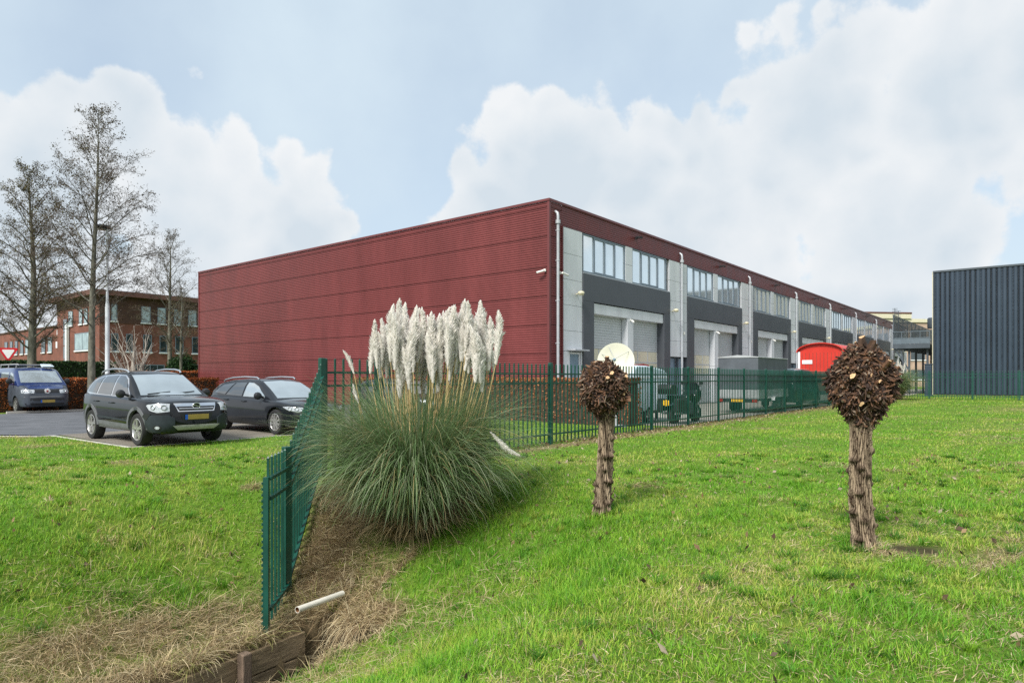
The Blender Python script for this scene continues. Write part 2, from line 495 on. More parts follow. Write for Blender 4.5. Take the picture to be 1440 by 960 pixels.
# ================================================================== the red industrial hall
hall = thing('industrial_building', 'long low industrial hall in dark red ribbed cladding with a row of grey loading doors', 'building', (*CORNER, 0), ANG)
HT = 8.6; LEN = 86.0; DEP = 28.9


def ribs(z0, z1, A, B, nrm, depth=.018, pitch=.092, seam=1.15):
    """horizontal ribbed sheet between plan points A and B, outward normal nrm"""
    prof = []; z = z0; k = 0
    nextseam = z0 + seam
    while z < z1 - pitch * .5:
        if z > nextseam:
            prof += [(z, -.03), (z + .034, -.03)]; z += .036; nextseam += seam
            continue
        p = pitch
        prof += [(z, 0), (z + p * .36, 0), (z + p * .50, depth), (z + p * .86, depth)]
        z += p
    prof += [(z1, 0)]
    vs = []; fs = []
    for zz, d in prof:
        for q in (A, B):
            vs.append((q[0] + nrm[0] * d, q[1] + nrm[1] * d, zz))
    for i in range(len(prof) - 1):
        fs.append((2 * i, 2 * i + 1, 2 * i + 3, 2 * i + 2))
    b = MB(); b.add(vs, fs)
    return b


core = MB(); core.box(.06, LEN, .42, DEP - .05, .0, HT - .25)
core.build('core_wall', M['back'], hall)
rf = MB(); rf.box(.0, LEN, .0, DEP, HT - .16, HT - .12); rf.build('roof', M['roof'], hall)
ribs(.12, HT - .10, (0, DEP), (0, .0), (-1, 0)).build('end_wall', M['red'], hall)
pl = MB(); pl.box(-.03, .05, .0, DEP, 0, .115); pl.build('plinth', M['charcoal'], hall)
ribs(.12, HT - .10, (.06, 0), (.86, 0), (0, -1)).build('corner_strip', M['red'], hall)
ribs(7.70, HT - .10, (.865, 0), (LEN, 0), (0, -1)).build('fascia', M['red'], hall)
tr = MB()
tr.box(-.05, .055, -.05, .055, 0, HT - .1)                     # corner post
tr.box(-.05, .05, DEP - .05, DEP + .03, 0, HT - .1)
tr.box(-.07, .0, -.07, DEP + .03, HT - .10, HT); tr.box(.003, LEN, -.07, .0, HT - .10, HT)
tr.box(.865, .93, -.055, .36, .12, 7.66); tr.box(.935, LEN, -.045, .02, 7.66, 7.695)
tr.build('trim', M['red_trim'], hall, bevel=.006)

PW = []   # columns of light panels (x0, x1, z0)


def panel_col(b, x0, x1, z0, z1, y0=-.04, y1=.38, step=1.05):
    z = z1
    while z > z0 + .02:
        zz = max(z0, z - step)
        b.box(x0, x1, y0, y1, zz + .006, z - .006)
        z = zz


MOD = 10.45; B0 = 2.42
pc = MB(); panel_col(pc, .94, 2.345, 2.62, 7.65); panel_col(pc, .94, 1.38, .1, 2.615, step=3); panel_col(pc, 2.26, 2.345, .1, 2.615, step=3)
pc.build('pier_panel', M['panel'], hall, bevel=.004)
e = MB(); e.box(1.385, 2.255, .05, .10, .05, 2.60); ed = e.build('entrance_door', M['door_blue'], hall)
e = MB(); e.box(1.40, 1.47, .0, .06, .05, 2.58); e.box(2.17, 2.24, .0, .06, .05, 2.58); e.box(1.475, 2.165, .0, .06, 2.51, 2.58); e.build('door_frame', M['white_paint'], ed)
e = MB(); e.tube([(2.10, -.03, .95), (2.10, -.03, 1.15)], .012, 6); e.build('door_handle', M['chrome'], ed)
e = MB(); e.box(1.25, 2.34, -.42, -.045, 2.63, 2.69); e.build('door_canopy', M['zinc'], hall, bevel=.008)


def downspout(x):
    b = MB()
    b.tube([(x, -.14, .1), (x, -.14, 7.75)], .058, 12)
    b.tube([(x, -.14, 7.72), (x, -.14, 7.95), (x, -.12, 8.08), (x, -.02, 8.16), (x, .03, 8.17)], .058, 12)
    for z in (1.2, 2.9, 4.6, 6.2, 7.4):
        b.lathe([(.058, z - .03), (.068, z - .03), (.068, z + .03), (.058, z + .03)], (x, -.14, 0), 'z', 12)
        b.box(x - .02, x + .02, -.09, -.03, z - .02, z + .02)
    b.lathe([(.10, 7.66), (.10, 7.80)], (x, -.14, 0), 'z', 12)
    return b.build('downspout', M['zinc'], hall, smooth=40)


downspout(.42)


def window_band(x0):
    f = MB(); W = 3.62; z0, z1 = 5.99, 7.64
    f.box(x0, x0 + W, -.045, .06, z0, z0 + .06); f.box(x0, x0 + W, -.02, .06, z1 - .06, z1)
    f.box(x0, x0 + .05, -.02, .06, z0 + .061, z1 - .061); f.box(x0 + W - .07, x0 + W, -.02, .06, z0 + .061, z1 - .061)
    pw = (W - .12) / 4
    for k in range(1, 4):
        xx = x0 + .05 + pw * k; f.box(xx - .045, xx + .045, -.02, .06, z0 + .061, z1 - .061)
    for k in (1, 2):                                            # opening sashes
        a = x0 + .05 + pw * k + .047; c = x0 + .05 + pw * (k + 1) - .047
        f.box(a, c, -.012, .04, z1 - .125, z1 - .062); f.box(a, c, -.012, .04, z0 + .062, z0 + .125)
    w = f.build('window', M['frame_blue'], hall)
    for k in range(4):
        g = MB(); a = x0 + .05 + pw * k + .046; c = x0 + .05 + pw * (k + 1) - .046
        if k in (0,): a = x0 + .051
        if k == 3: c = x0 + W - .072
        g.box(a, c, .025, .035, z0 + .062, z1 - .062)
        g.build('pane', M['pane'], w)


def overhead_door(x0, x1):
    b = MB(); g = .006
    z = .05
    k = 0
    hts = [.55, .56, .56] + [.21] * 14
    d = None
    body = MB(); win = MB(); rail = MB()
    z = .05
    for i in range(3):
        if i == 0:
            for q in range(3): body.box(x0, x1, .30, .336, z + q * .54, z + q * .54 + .53)
            body.box(x0 + .01, x1 - .01, .335, .345, .06, 4.3); z = 1.68
        else:
            n = 3; w = (x1 - x0) / n
            rail.box(x0, x1, .296, .34, z, z + .06)
            for j in range(n):
                win.box(x0 + j * w + .035, x0 + (j + 1) * w - .035, .305, .33, z + .062, z + .56)
                rail.box(x0 + j * w - (.0 if j == 0 else .034), x0 + j * w + .034, .296, .34, z + .063, z + .56)
            rail.box(x1 - .034, x1, .296, .34, z + .063, z + .56)
            z += .565
    z = 2.815
    while z < 4.3:
        zz = min(4.32, z + .118)
        body.box(x0, x1, .30, .335, z + .005, zz - .004); z = zz
    o = body.build('overhead_door', M['door_grey'], hall)
    rail.build('rail', M['door_grey'], o); win.build('window_panel', M['door_cream'], o)


NB = 8
for k in range(NB):
    b0 = B0 + MOD * k
    near = k < 6
    window_band(b0); window_band(b0 + 4.28)
    m = MB(); panel_col(m, b0 + 3.625, b0 + 4.275, 5.99, 7.65, step=.85); m.build('window_pier', M['panel'], hall, bevel=.004)
    s = MB(); s.box(b0 - .07, b0 + 8.2, -.10, .38, 4.78, 5.94)
    s.box(b0 - .07, b0 + .775, -.10, .38, .05, 4.775); s.box(b0 + 7.505, b0 + 8.2, -.10, .38, .05, 4.775)
    s.build('portal_surround', M['charcoal'], hall, bevel=.006)
    s = MB(); s.box(b0 + .0, b0 + 8.19, -.07, .06, 5.943, 5.985); s.build('window_sill', M['zinc'], hall)
    l = MB(); l.box(b0 + .78, b0 + 4.135, -.035, .38, 4.30, 4.74); l.box(b0 + 4.145, b0 + 7.5, -.035, .38, 4.30, 4.74); l.build('lintel_panel', M['panel'], hall, bevel=.004)
    l = MB(); panel_col(l, b0 + 3.84, b0 + 4.39, .05, 4.295, y0=-.03, y1=.29, step=2.1); l.build('door_post', M['panel'], hall, bevel=.004)
    overhead_door(b0 + .78, b0 + 3.835); overhead_door(b0 + 4.395, b0 + 7.5)
    # pier with two personnel doors
    last = k == NB - 1
    x0, x1 = b0 + 8.21, b0 + MOD - .08
    p = MB(); xm = b0 + 9.5
    panel_col(p, x0, xm - .005, 2.62, 7.65); panel_col(p, xm + .005, x1, 2.62, 7.65); p.build('pier_panel', M['panel'], hall, bevel=.004)
    for a, c in ((x0 + .08, xm - .22), (xm + .20, x1 - .03)):
        d = MB(); d.box(a, c, .20, .25, .05, 2.56); d = d.build('entrance_door', M['door_blue'], hall)
        d2 = MB(); d2.box(a - .05, a, .14, .27, .05, 2.6); d2.box(c, c + .05, .14, .27, .05, 2.6); d2.build('door_frame', M['frame_blue'], d)
    downspout(xm + .03)
    # lamp on the fascia
    w = MB(); cx = b0 + 4.6
    w.box(cx - .05, cx + .05, -.13, -.035, 8.12, 8.22); w.prism([(-.35, 8.20), (-.12, 8.25), (-.12, 8.17), (-.33, 8.12)], lambda u, v, q: (cx - .13 + .26 * q, u, v)); w.build('fascia_lamp', M['black'], hall)
    # wall light + camera on the pier
    w = MB(); cx = b0 + 8.55
    w.tube([(cx, -.045, 5.0), (cx, -.20, 5.02)], .03, 6); w.lathe([(0, 5.12), (.12, 5.09), (.14, 5.02), (.10, 4.95), (0, 4.93)], (cx, -.26, 0), 'z', 10); w.build('wall_light', M['cream'], hall, smooth=40)
    w = MB(); cx = b0 + 9.9; w.lathe([(.06, 3.95), (.06, 3.88), (.045, 3.83), (0, 3.81)], (cx, -.09, 0), 'z', 10); w.box(cx - .05, cx + .05, -.12, -.042, 3.951, 4.0); w.build('dome_camera', M['white_plastic'], hall, smooth=40)
    w = MB(); cx = b0 + 4.1; w.box(cx - .05, cx + .05, -.09, -.036, 4.2, 4.28); w.tube([(cx, -.10, 4.2), (cx - .03, -.24, 4.12)], .045, 8); w.build('bullet_camera', M['white_plastic'], hall)
# cameras on the corner and light on the first panel
w = MB(); w.box(-.10, -.055, .1, .2, 5.72, 5.82); w.tube([(-.10, .15, 5.77), (-.20, .17, 5.75)], .02, 6); w.tube([(-.18, .12, 5.74), (-.26, .40, 5.68)], .045, 8); w.tube([(-.26, .40, 5.68), (-.265, .42, 5.675)], .04, 8, 1)
w.build('bullet_camera', [M['white_plastic'], M['black']], hall, smooth=40)
w = MB(); w.box(.6, .7, -.1, -.03, 5.68, 5.78); w.tube([(.65, -.10, 5.73), (.68, -.20, 5.71)], .02, 6); w.tube([(.60, -.22, 5.72), (.92, -.28, 5.65)], .045, 8); w.tube([(.92, -.28, 5.65), (.94, -.283, 5.645)], .04, 8, 1)
w.build('bullet_camera', [M['white_plastic'], M['black']], hall, smooth=40)
w = MB(); cx = 1.9; w.tube([(cx, -.045, 5.0), (cx, -.2, 5.02)], .035, 6); w.lathe([(0, 5.13), (.13, 5.09), (.15, 5.02), (.10, 4.94), (0, 4.92)], (cx, -.27, 0), 'z', 10); w.build('wall_light', M['cream'], hall, smooth=40)

# ================================================================== dark ribbed hall on the right
NA = np.array([36.8, 57.4]); na, nb = to_ab(*NA)
dark = thing('warehouse', 'tall dark navy warehouse clad in vertical ribs behind the lawn', 'building', (*NA, 0), ANG)
DH = 10.75


def vribs(L0, L1, z0, z1, fn, pitch=.36, depth=.028):
    vs = []; fs = []; prof = []; u = L0
    while u < L1:
        prof += [(u, 0), (u + pitch * .38, 0), (u + pitch * .5, depth), (u + pitch * .88, depth)]
        u += pitch
    for u, d in prof:
        vs += [fn(u, d, z0), fn(u, d, z1)]
    for i in range(len(prof) - 1):
        fs.append((2 * i, 2 * i + 1, 2 * i + 3, 2 * i + 2))
    b = MB(); b.add(vs, fs); return b


vribs(0, 28, .1, DH, lambda u, d, z: (-d, -u, z)).build('front_wall', M['navy'], dark)
vribs(0, 30, .1, DH, lambda u, d, z: (u, d, z)).build('side_wall', M['navy'], dark)
b = MB(); b.box(.0, 30, -28, -.01, .0, DH - .1); b.build('core_wall', M['back'], dark)
b = MB(); b.box(-.09, -.055, -28, .06, DH - .12, DH + .03); b.box(-.05, 30, .055, .09, DH - .12, DH + .03); b.box(-.07, .0, .0, .07, 0, DH - .12); b.build('trim', M['steel_dark'], dark)
b = MB(); b.box(.05, 30, .10, .15, .0, DH - .02); b.build('pale_edge', M['cream'], dark)

# raised steel walkway beside it
wk = thing('steel_walkway', 'raised dark steel walkway with louvred screens on posts beside the navy warehouse', 'walkway', (*NA, 0), ANG)
W0, W1, ZD = .30, 3.15, 4.35
b = MB(); b.box(.0, 34, W0, W1, ZD, ZD + .12); b.box(-.06, 0, W0, W1, ZD - .25, ZD + .14)
for a in np.arange(2, 34, 4): b.box(a, a + .18, W0, W1, ZD - .30, ZD - .003)
b.build('deck', M['steel_dark'], wk)
for a in np.arange(.1, 33, 2.6):
    sc = MB()
    for z in np.arange(ZD + .2, ZD + 2.75, .125): sc.box(a + .05, a + 2.50, W1 - .05, W1 - .02, z, z + .095)
    sc.build('louvre_screen', M['louver'], wk)
    sc = MB(); sc.box(a - .04, a + .04, W1 - .06, W1 + .02, ZD, ZD + 2.8); sc.build('screen_post', M['steel_dark'], wk)
b = MB()
for y in np.arange(W0 + .05, W1, .7): b.box(-.05, .0, y - .02, y + .02, ZD + .12, ZD + 1.25)
for z in (ZD + .65, ZD + 1.22): b.box(-.055, .005, W0, W1, z, z + .05)
b.box(-.03, -.01, W0, W1, ZD + .16, ZD + .62)
b.build('end_railing', M['louver'], wk)
for a in (.4, 4.4, 9, 15, 22):
    for y in (W0 + .25, W1 - 1.2):
        q = MB(); q.box(a, a + .16, y - .08, y + .08, 0, ZD - .003); q.build('post', M['steel_dark'], wk)
b = MB(); b.bar((.2, W1 - 1.2, 2.2), (.2, W1 - .1, ZD - .2), .12, .12); b.bar((.2, W1 - 1.25, 0.2), (.2, W1 - .6, ZD - .4), .1, .1); b.build('brace', M['steel_dark'], wk)
for a, h in ((1.2, 3.5), (3.0, 3.4)):
    q = MB(); q.tube([(a, W1 + .03, ZD + 2), (a, W1 + .03, ZD + h)], .03, 6)
    for k in range(5): q.box(a - .02, a + .02, W1 - .18, W1 + .24, ZD + h - .05 - k * .14, ZD + h - .02 - k * .14)
    q.build('aerial', M['steel_dark'], wk)
q = MB(); q.lathe([(0, 0), (.55, 0), (.58, .1), (.58, .95), (.5, 1.05), (0, 1.08)], (9, 1.0, 6.35), 'z', 20)
q.box(8.9, 9.1, .9, 1.1, ZD + .12, 6.35); q.build('duct_cap', M['steel_dark'], wk, smooth=40)
# dark cabinet at the foot of the warehouse wall
cb = MB(); cb.box(-.24, .24, -.30, .30, .102, 2.55); cb.box(-.27, .27, -.33, .33, 2.553, 2.63); cb.box(-.20, .20, -.316, -.303, .2, 2.45)
cb.box(-.26, .26, -.32, .32, 0, .1)
cbo = cb.build('steel_cabinet', M['navy'], None, bevel=.01, loc=(33.9, 53.6, 0), rotz=ANG - math.pi / 2)
tag(cbo, 'slim dark blue steel cabinet standing at the foot of the navy warehouse', 'cabinet')

# far office block behind the walkway
fo = thing('office_block', 'pale brick office block with a flat roof seen under the steel walkway', 'building', (61, 104, 0), R(8))
b = MB(); b.box(-9, 30, 0, 14, 0, 10.2); b.build('wall', M['brick_pink'], fo)
b = MB(); b.box(-9.2, 30.2, -.2, 14.2, 10.21, 10.75); b.box(-9.3, 2, -.4, 8, 10.76, 11.5); b.build('roof', M['cream'], fo)
b = MB(); b.box(-9.35, 2.05, -.45, 8.05, 11.503, 11.75); b.build('roof_edge', M['wagon_brown'], fo)
for z in (1.2, 4.3, 7.6):
    for x in np.arange(-8, 28, 3.4):
        q = MB(); q.box(x, x + 2.5, -.05, -.003, z, z + 1.5); wn = q.build('window', M['office_glass'], fo)
        q = MB(); q.box(x - .1, x + 2.6, -.12, -.06, z - .16, z - .003); q.build('sill', M['white_paint'], wn)
b = MB(); b.box(-8.9, 29.9, -.1, -.004, 6.1, 6.5); b.build('band', M['white_paint'], fo)

# ================================================================== brick office on the left
KX, KY = -37.6, 60.0
bo = thing('brick_office', 'red brick office building with overhanging flat roof and a lower wing behind the trees', 'building', (KX, KY, 0), ANG)
fxp = lambda px: ((px - 720) / 926 * KY - KX) / (UF[0] - UF[1] * (px - 720) / 926)
lyp = lambda px: (KX - (px - 720) / 926 * KY) / (UF[1] + UF[0] * (px - 720) / 926)
b = MB(); b.box(0, 38, 0, 11.2, 0, 9.0); b.build('wall', M['brick'], bo)
b = MB(); b.box(.4, 22, 11.203, 46, 0, 6.75); b.build('wing_wall', M['brick'], bo)
b = MB(); b.box(-.06, -.003, .0, 11.2, 8.2, 9.0); b.box(-.003, 38, -.06, -.003, 6.55, 9.0); b.build('upper_band', M['brick_dark'], bo)
b = MB(); b.box(-.8, 39, -.8, 12, 9.003, 9.45); b.build('roof', M['wagon_brown'], bo)
b = MB(); b.box(-.7, 38.9, -.7, 11.9, 9.453, 9.5); b.build('roof_edge', M['zinc'], bo)
b = MB(); b.box(.3, 22.1, 11.21, 46.1, 6.753, 6.9); b.build('wing_roof', M['brick_dark'], bo)


def bwin(face, u0, u1, z0, z1, mat='office_glass', mull=0):
    f = MB(); t = .07
    def bx(B, a, c, za, zb, d0, d1):
        if face == 'f': B.box(a, c, d0, d1, za, zb)
        elif face == 'l': B.box(d0, d1, a, c, za, zb)
        else: B.box(d0 + .4, d1 + .4, a, c, za, zb)
    bx(f, u0, u1, z1 - t, z1, -.075, -.064); bx(f, u0, u1, z0, z0 + t, -.075, -.064)
    bx(f, u0, u0 + t, z0 + t + .002, z1 - t - .002, -.075, -.064); bx(f, u1 - t, u1, z0 + t + .002, z1 - t - .002, -.075, -.064)
    for k in range(mull):
        c = u0 + (u1 - u0) * (k + 1) / (mull + 1); bx(f, c - t / 2, c + t / 2, z0 + t + .002, z1 - t - .002, -.075, -.064)
    w = f.build('window', M['frame_blue'], bo)
    g = MB(); bx(g, u0 + .01, u1 - .01, z0 + .01, z1 - .01, -.063, -.030 if face != 'f' else -.061); g.build('pane', M[mat], w)
    s = MB(); bx(s, u0 - .06, u1 + .06, z0 - .12, z0 - .003, -.13, -.062); s.build('sill', M['white_paint'], w)


for a, c in ((156, 164.5), (198, 211.5), (221, 233), (244, 256), (264, 276)):
    bwin('f', fxp(a), fxp(c), 6.75, 8.3, 'pale_office_glass', 0)
for a, c in ((156, 166), (177, 186), (201, 213), (224, 234.5), (246, 257.5), (269.5, 280)):
    bwin('f', fxp(a), fxp(c), 3.95, 5.6, 'office_glass', 0)
for x in range(6):
    bwin('f', 12 + x * 4, 14 + x * 4, 3.95, 5.6); bwin('f', 12 + x * 4, 14 + x * 4, 6.75, 8.3)
bwin('f', fxp(190), fxp(231), 1.0, 2.75, 'office_glass', 3); bwin('f', fxp(270), fxp(280), 1.7, 2.8)
bwin('l', lyp(128), lyp(106), 4.1, 5.75, 'pale_office_glass', 1)
bwin('l', lyp(124), lyp(119), 6.6, 8.0, 'pale_office_glass'); bwin('l', lyp(116.5), lyp(112), 6.6, 8.0, 'pale_office_glass'); bwin('l', lyp(103), lyp(97), 6.6, 8.0, 'pale_office_glass')
b = MB(); u0, u1 = lyp(95), lyp(90)
for z in np.arange(.6, 6.6, 1.35): b.box(-.07, -.01, u0, u1, z + .05, z + 1.3)
g = b.build('stair_glazing', M['office_glass'], bo)
b = MB(); u = lyp(97.2); b.box(-.3, -.07, u - .22, u + .22, 0, 6.9); b.build('white_fin', M['white_paint'], bo)
for a, c in ((1.5, 5.5), (9, 12.5), (16, 19.5), (23.5, 27.5), (30.5, 35), (53, 58), (62, 67.5)):
    bwin('w', lyp(c), lyp(a), 4.2, 5.75, 'pale_office_glass' if a in (30.5, 62) else 'office_glass')
b = MB(); b.box(.30, .39, lyp(80), lyp(73.5), 4.55, 5.2); b.box(.30, .39, lyp(79), lyp(75), 5.9, 6.4); b.build('wall_box', M['white_paint'], bo)

# ================================================================== fences
def picket_panel(root, O, p, q, zb, zt, name='picket_panel', inset=.03, spacing=.156, roff=0.0):
    """pickets and three rails between plan points p and q; zb/zt = (at p, at q)"""
    p, q = np.array(p, float), np.array(q, float)
    Lh = np.linalg.norm(q - p); n = max(2, round(Lh / spacing)); d = (q - p) / Lh
    nr = np.array([-d[1], d[0]])
    pk = MB(); s = .013; slope0 = (zb[1] - zb[0]); slope1 = (zt[1] - zt[0])
    for k in range(n):
        f = (k + .5) / n
        c = p + (q - p) * f - O[:2]
        b0 = zb[0] + slope0 * f + .06 - O[2]; t0 = zt[0] + slope1 * f - .03 - O[2]
        vs = []
        for z in (b0, t0):
            for a, bb in ((-1, -1), (1, -1), (1, 1), (-1, 1)):
                vs.append((c[0] + d[0] * s * a + nr[0] * s * bb, c[1] + d[1] * s * a + nr[1] * s * bb, z))
        vs.append((c[0], c[1], t0 + .022))
        pk.add(vs, [(3, 2, 1, 0), (0, 1, 5, 4), (1, 2, 6, 5), (2, 3, 7, 6), (3, 0, 4, 7), (4, 5, 8), (5, 6, 8), (6, 7, 8), (7, 4, 8)])
    o = pk.build(name, M['green'], root)
    for dz, ref in ((-.24, 'zt'), (-.45, 'zt'), (.24, 'zb')):
        r = MB(); zz = zt if ref == 'zt' else zb
        a = p + d * inset - O[:2] + nr * roff; c = q - d * inset - O[:2] + nr * roff
        r.bar((a[0], a[1], zz[0] + dz - O[2]), (c[0], c[1], zz[1] + dz - O[2]), .04, .036)
        r.build('rail', M['green'], o)
    return o


def fpost(root, O, p, zb, zt, w=.08):
    b = MB(); x, y = p[0] - O[0], p[1] - O[1]
    h = w / 2
    c, s_ = math.cos(ANG), math.sin(ANG)
    z0, z1 = zb - O[2], zt - O[2]
    vs = []
    for z, k in ((z0, 1), (z1 - .012, 1), (z1, .8)):
        for a, bb in ((-1, -1), (1, -1), (1, 1), (-1, 1)):
            vs.append((x + h * k * (a * c - bb * s_), y + h * k * (a * s_ + bb * c), z))
    fs = [(3, 2, 1, 0), (8, 9, 10, 11)]
    for L_ in (0, 4):
        for k in range(4): fs.append((L_ + k, L_ + (k + 1) % 4, L_ + 4 + (k + 1) % 4, L_ + 4 + k))
    b.add(vs, fs)
    return b.build('post', M['green'], root)


FP = np.array([.88, 15.1])
fence_pt = lambda t: FP + UF * t
FT = 1.88
ts = [-6.135] + list(np.arange(-5, 40.1, 2.5)) + [42.0]
O1 = np.array([*fence_pt(ts[0]), 0])
fn = thing('picket_fence', 'long green steel picket fence running from the pampas grass along the loading yard', 'fence', tuple(O1))
for i, t in enumerate(ts):
    p = fence_pt(t); zg = H(*p)
    fpost(fn, O1, p, min(0, zg) - .3, 1.85 if i == 0 else FT, .085 if i == 0 else .075)
    if i < len(ts) - 1:
        q = fence_pt(ts[i + 1]); picket_panel(fn, O1, p, q, (.0, .0), (FT - .02, FT - .02), inset=.04)
# the back run, right angle, in front of the warehouse
E = fence_pt(42.0); bt = list(np.arange(0, 22.6, 2.5))
O2 = np.array([*E, 0])
fb = thing('picket_fence', 'green picket fence across the far end of the lawn in front of the navy warehouse', 'fence', tuple(O2))
for i, t in enumerate(bt):
    p = E - UW * t
    if i: fpost(fb, O2, p, -.3, 2.0, .075)
    if i < len(bt) - 1: picket_panel(fb, O2, p, E - UW * bt[i + 1], (0, 0), (1.98, 1.98), inset=.04)
# the run that steps down into the ditch
p0 = fence_pt(ts[0]); p1 = np.array([-2.67, 7.8]); p2 = np.array([-2.585, 6.93])
O3 = np.array([*p1, -1.0])
fd = thing('picket_fence', 'green picket fence stepping down the bank to the ditch, left of the pampas grass', 'fence', tuple(O3))
d01 = (p0 - p1) / np.linalg.norm(p0 - p1)
picket_panel(fd, O3, p1 + d01 * .02, p0 - d01 * .06, (-1.06, .06), (.70, 1.80), inset=.03, spacing=.15, roff=-.028)
picket_panel(fd, O3, p1, p2, (-1.14, -1.14), (.72, .72), inset=.02, spacing=.145, roff=.028)
fpost(fd, O3, p1, -1.6, .73, .085)
b = MB(); x, y = p2 - O3[:2]
b.box(x - .02, x + .035, y - .045, y + .005, -.13, 1.50)
for k in range(26): b.box(x - .034, x - .021, y - .05, y + .01, -.1 + k * .061, -.075 + k * .061)
b.build('end_bracket', M['green'], fd)

# ================================================================== hedges and shrubs
def leaf_cloud(n, fn, size, cols, jit=.25):
    """n leaf quads; fn(n) -> points; cols = list of rgb"""
    c = fn(n); n = len(c)
    a = rng.normal(size=(n, 3)); a /= np.linalg.norm(a, axis=1)[:, None]
    b = np.cross(a, rng.normal(size=(n, 3))); b /= np.linalg.norm(b, axis=1)[:, None]
    s = (size * rng.uniform(.6, 1.4, n))[:, None]
    V = np.stack([c - a * s, c + b * s * .55, c + a * s, c - b * s * .55], 1).reshape(-1, 3)
    Qd = np.arange(4 * n).reshape(n, 4)
    k = rng.integers(0, len(cols), n)
    col = np.array(cols)[k] * rng.uniform(1 - jit, 1 + jit, (n, 1))
    return V, Qd, np.repeat(col, 4, 0)


M['leaf'] = vcol('leaf', .6, .3)
M['leaf_dry'] = vcol('leaf_dry', .7, .25)
M['twig'] = pm('twig_brown', (.10, .075, .055), .9, .3, 9)
M['hedge_core'] = pm('hedge_twigs', (.055, .035, .022), .95, .4, 7)
M['hedge_core_green'] = pm('hedge_twigs_green', (.018, .032, .014), .95, .4, 7)


def hedge(name, label, p, q, w, h, n, cols, core, leaf, size=.05):
    p, q = np.array(p, float), np.array(q, float); L_ = np.linalg.norm(q - p); ang = math.atan2(q[1] - p[1], q[0] - p[0])
    o = thing(name, label, 'hedge', (p[0], p[1], 0), ang)
    b = MB(); b.box(.1, L_ - .1, -w / 2 + .1, w / 2 - .1, 0, h - .1); b.build('core', core, o)
    def pts(n):
        x = rng.uniform(0, L_, n); y = rng.uniform(-w / 2, w / 2, n); z = rng.uniform(.05, h, n)
        f = rng.integers(0, 5, n)
        dep = np.abs(rng.normal(0, .07, n))
        bulge = .06 * wob(x, z, 2.2, 1)
        y = np.where(f < 2, -w / 2 + dep - bulge, np.where(f == 2, w / 2 - dep + bulge, y))
        z = np.where(f >= 3, h - dep + .05 * wob(x, y, 3, 2), z)
        e = rng.random(n) < .04
        x = np.where(e, np.where(rng.random(n) < .5, dep, L_ - dep), x)
        return np.stack([x, y, z], 1)
    V, Qd, c = leaf_cloud(n, pts, size, cols)
    np_obj('foliage', V, Qd, col=c, mat=leaf, parent=o)
    return o


beech = [(.46, .17, .065), (.34, .12, .05), (.24, .095, .042), (.54, .25, .11), (.15, .075, .04)]
beech_o = [(.42, .12, .03), (.34, .09, .022), (.26, .08, .025), (.2, .06, .02)]
hedge('beech_hedge', 'brown beech hedge behind the fence at the foot of the red end wall', loc_ab(-2.62, -5.2), loc_ab(-2.62, 8.6), .85, 1.52, 30000, beech, M['hedge_core'], M['leaf_dry'], .032)
hedge('beech_hedge', 'orange brown beech hedge beside the road behind the blue van', loc_ab(-13.5, 20.4), loc_ab(-3.2, 20.4), .9, 1.5, 15000, beech_o + beech[:2], M['hedge_core'], M['leaf_dry'], .05)
hedge('beech_hedge', 'short orange beech hedge at the far left end of the red hall', loc_ab(-3.5, 29.8), loc_ab(4, 29.8), .8, 1.95, 5000, beech_o, M['hedge_core'], M['leaf_dry'], .06)
greens = [(.018, .05, .014), (.025, .065, .016), (.012, .038, .012), (.04, .085, .02)]
hedge('evergreen_hedge', 'tall dark green clipped hedge in front of the brick office', (-31.5, 32.9), (-24.8, 41.1), 1.0, 2.47, 12000, greens, M['hedge_core_green'], M['leaf'], .065)


def round_shrub(label, x, y, r, h, n):
    o = thing('shrub', label, 'shrub', (x, y, 0))
    b = MB(); b.tube([(0, 0, 0), (0, 0, h * .5)], [.08, .04], 6); b.build('stem', M['twig'], o)
    def pts(n):
        d = rng.normal(size=(n, 3)); d /= np.linalg.norm(d, axis=1)[:, None]
        k = rng.uniform(.55, 1, n)[:, None] * (1 + .13 * wob(d[:, 0] * 3, d[:, 1] * 3 + d[:, 2] * 2, 1.6, 2))[:, None]
        p = d * k * np.array([r, r, h * .5]); p[:, 2] += h * .52
        return p[p[:, 2] > .05]
    V, Qd, c = leaf_cloud(n, pts, .09, greens)
    np_obj('foliage', V, Qd, col=c, mat=M['leaf'], parent=o)


round_shrub('round dark evergreen shrub in front of the brick office by the slim trees', (257 - 720) / 926 * 49, 49, 1.25, 3.2, 5000)

# ================================================================== bare trees
def bark_mat(name, c1, c2, sc=9):
    return pm(name, c1, .9, .35, sc, bump=.6, bscale=22, col2=c2, stretch=(1, 1, .35))


M['bark'] = bark_mat('bark_grey_green', (.085, .085, .06), (.15, .145, .115))
M['bark_pale'] = bark_mat('bark_pale', (.34, .30, .25), (.52, .47, .41), 6)


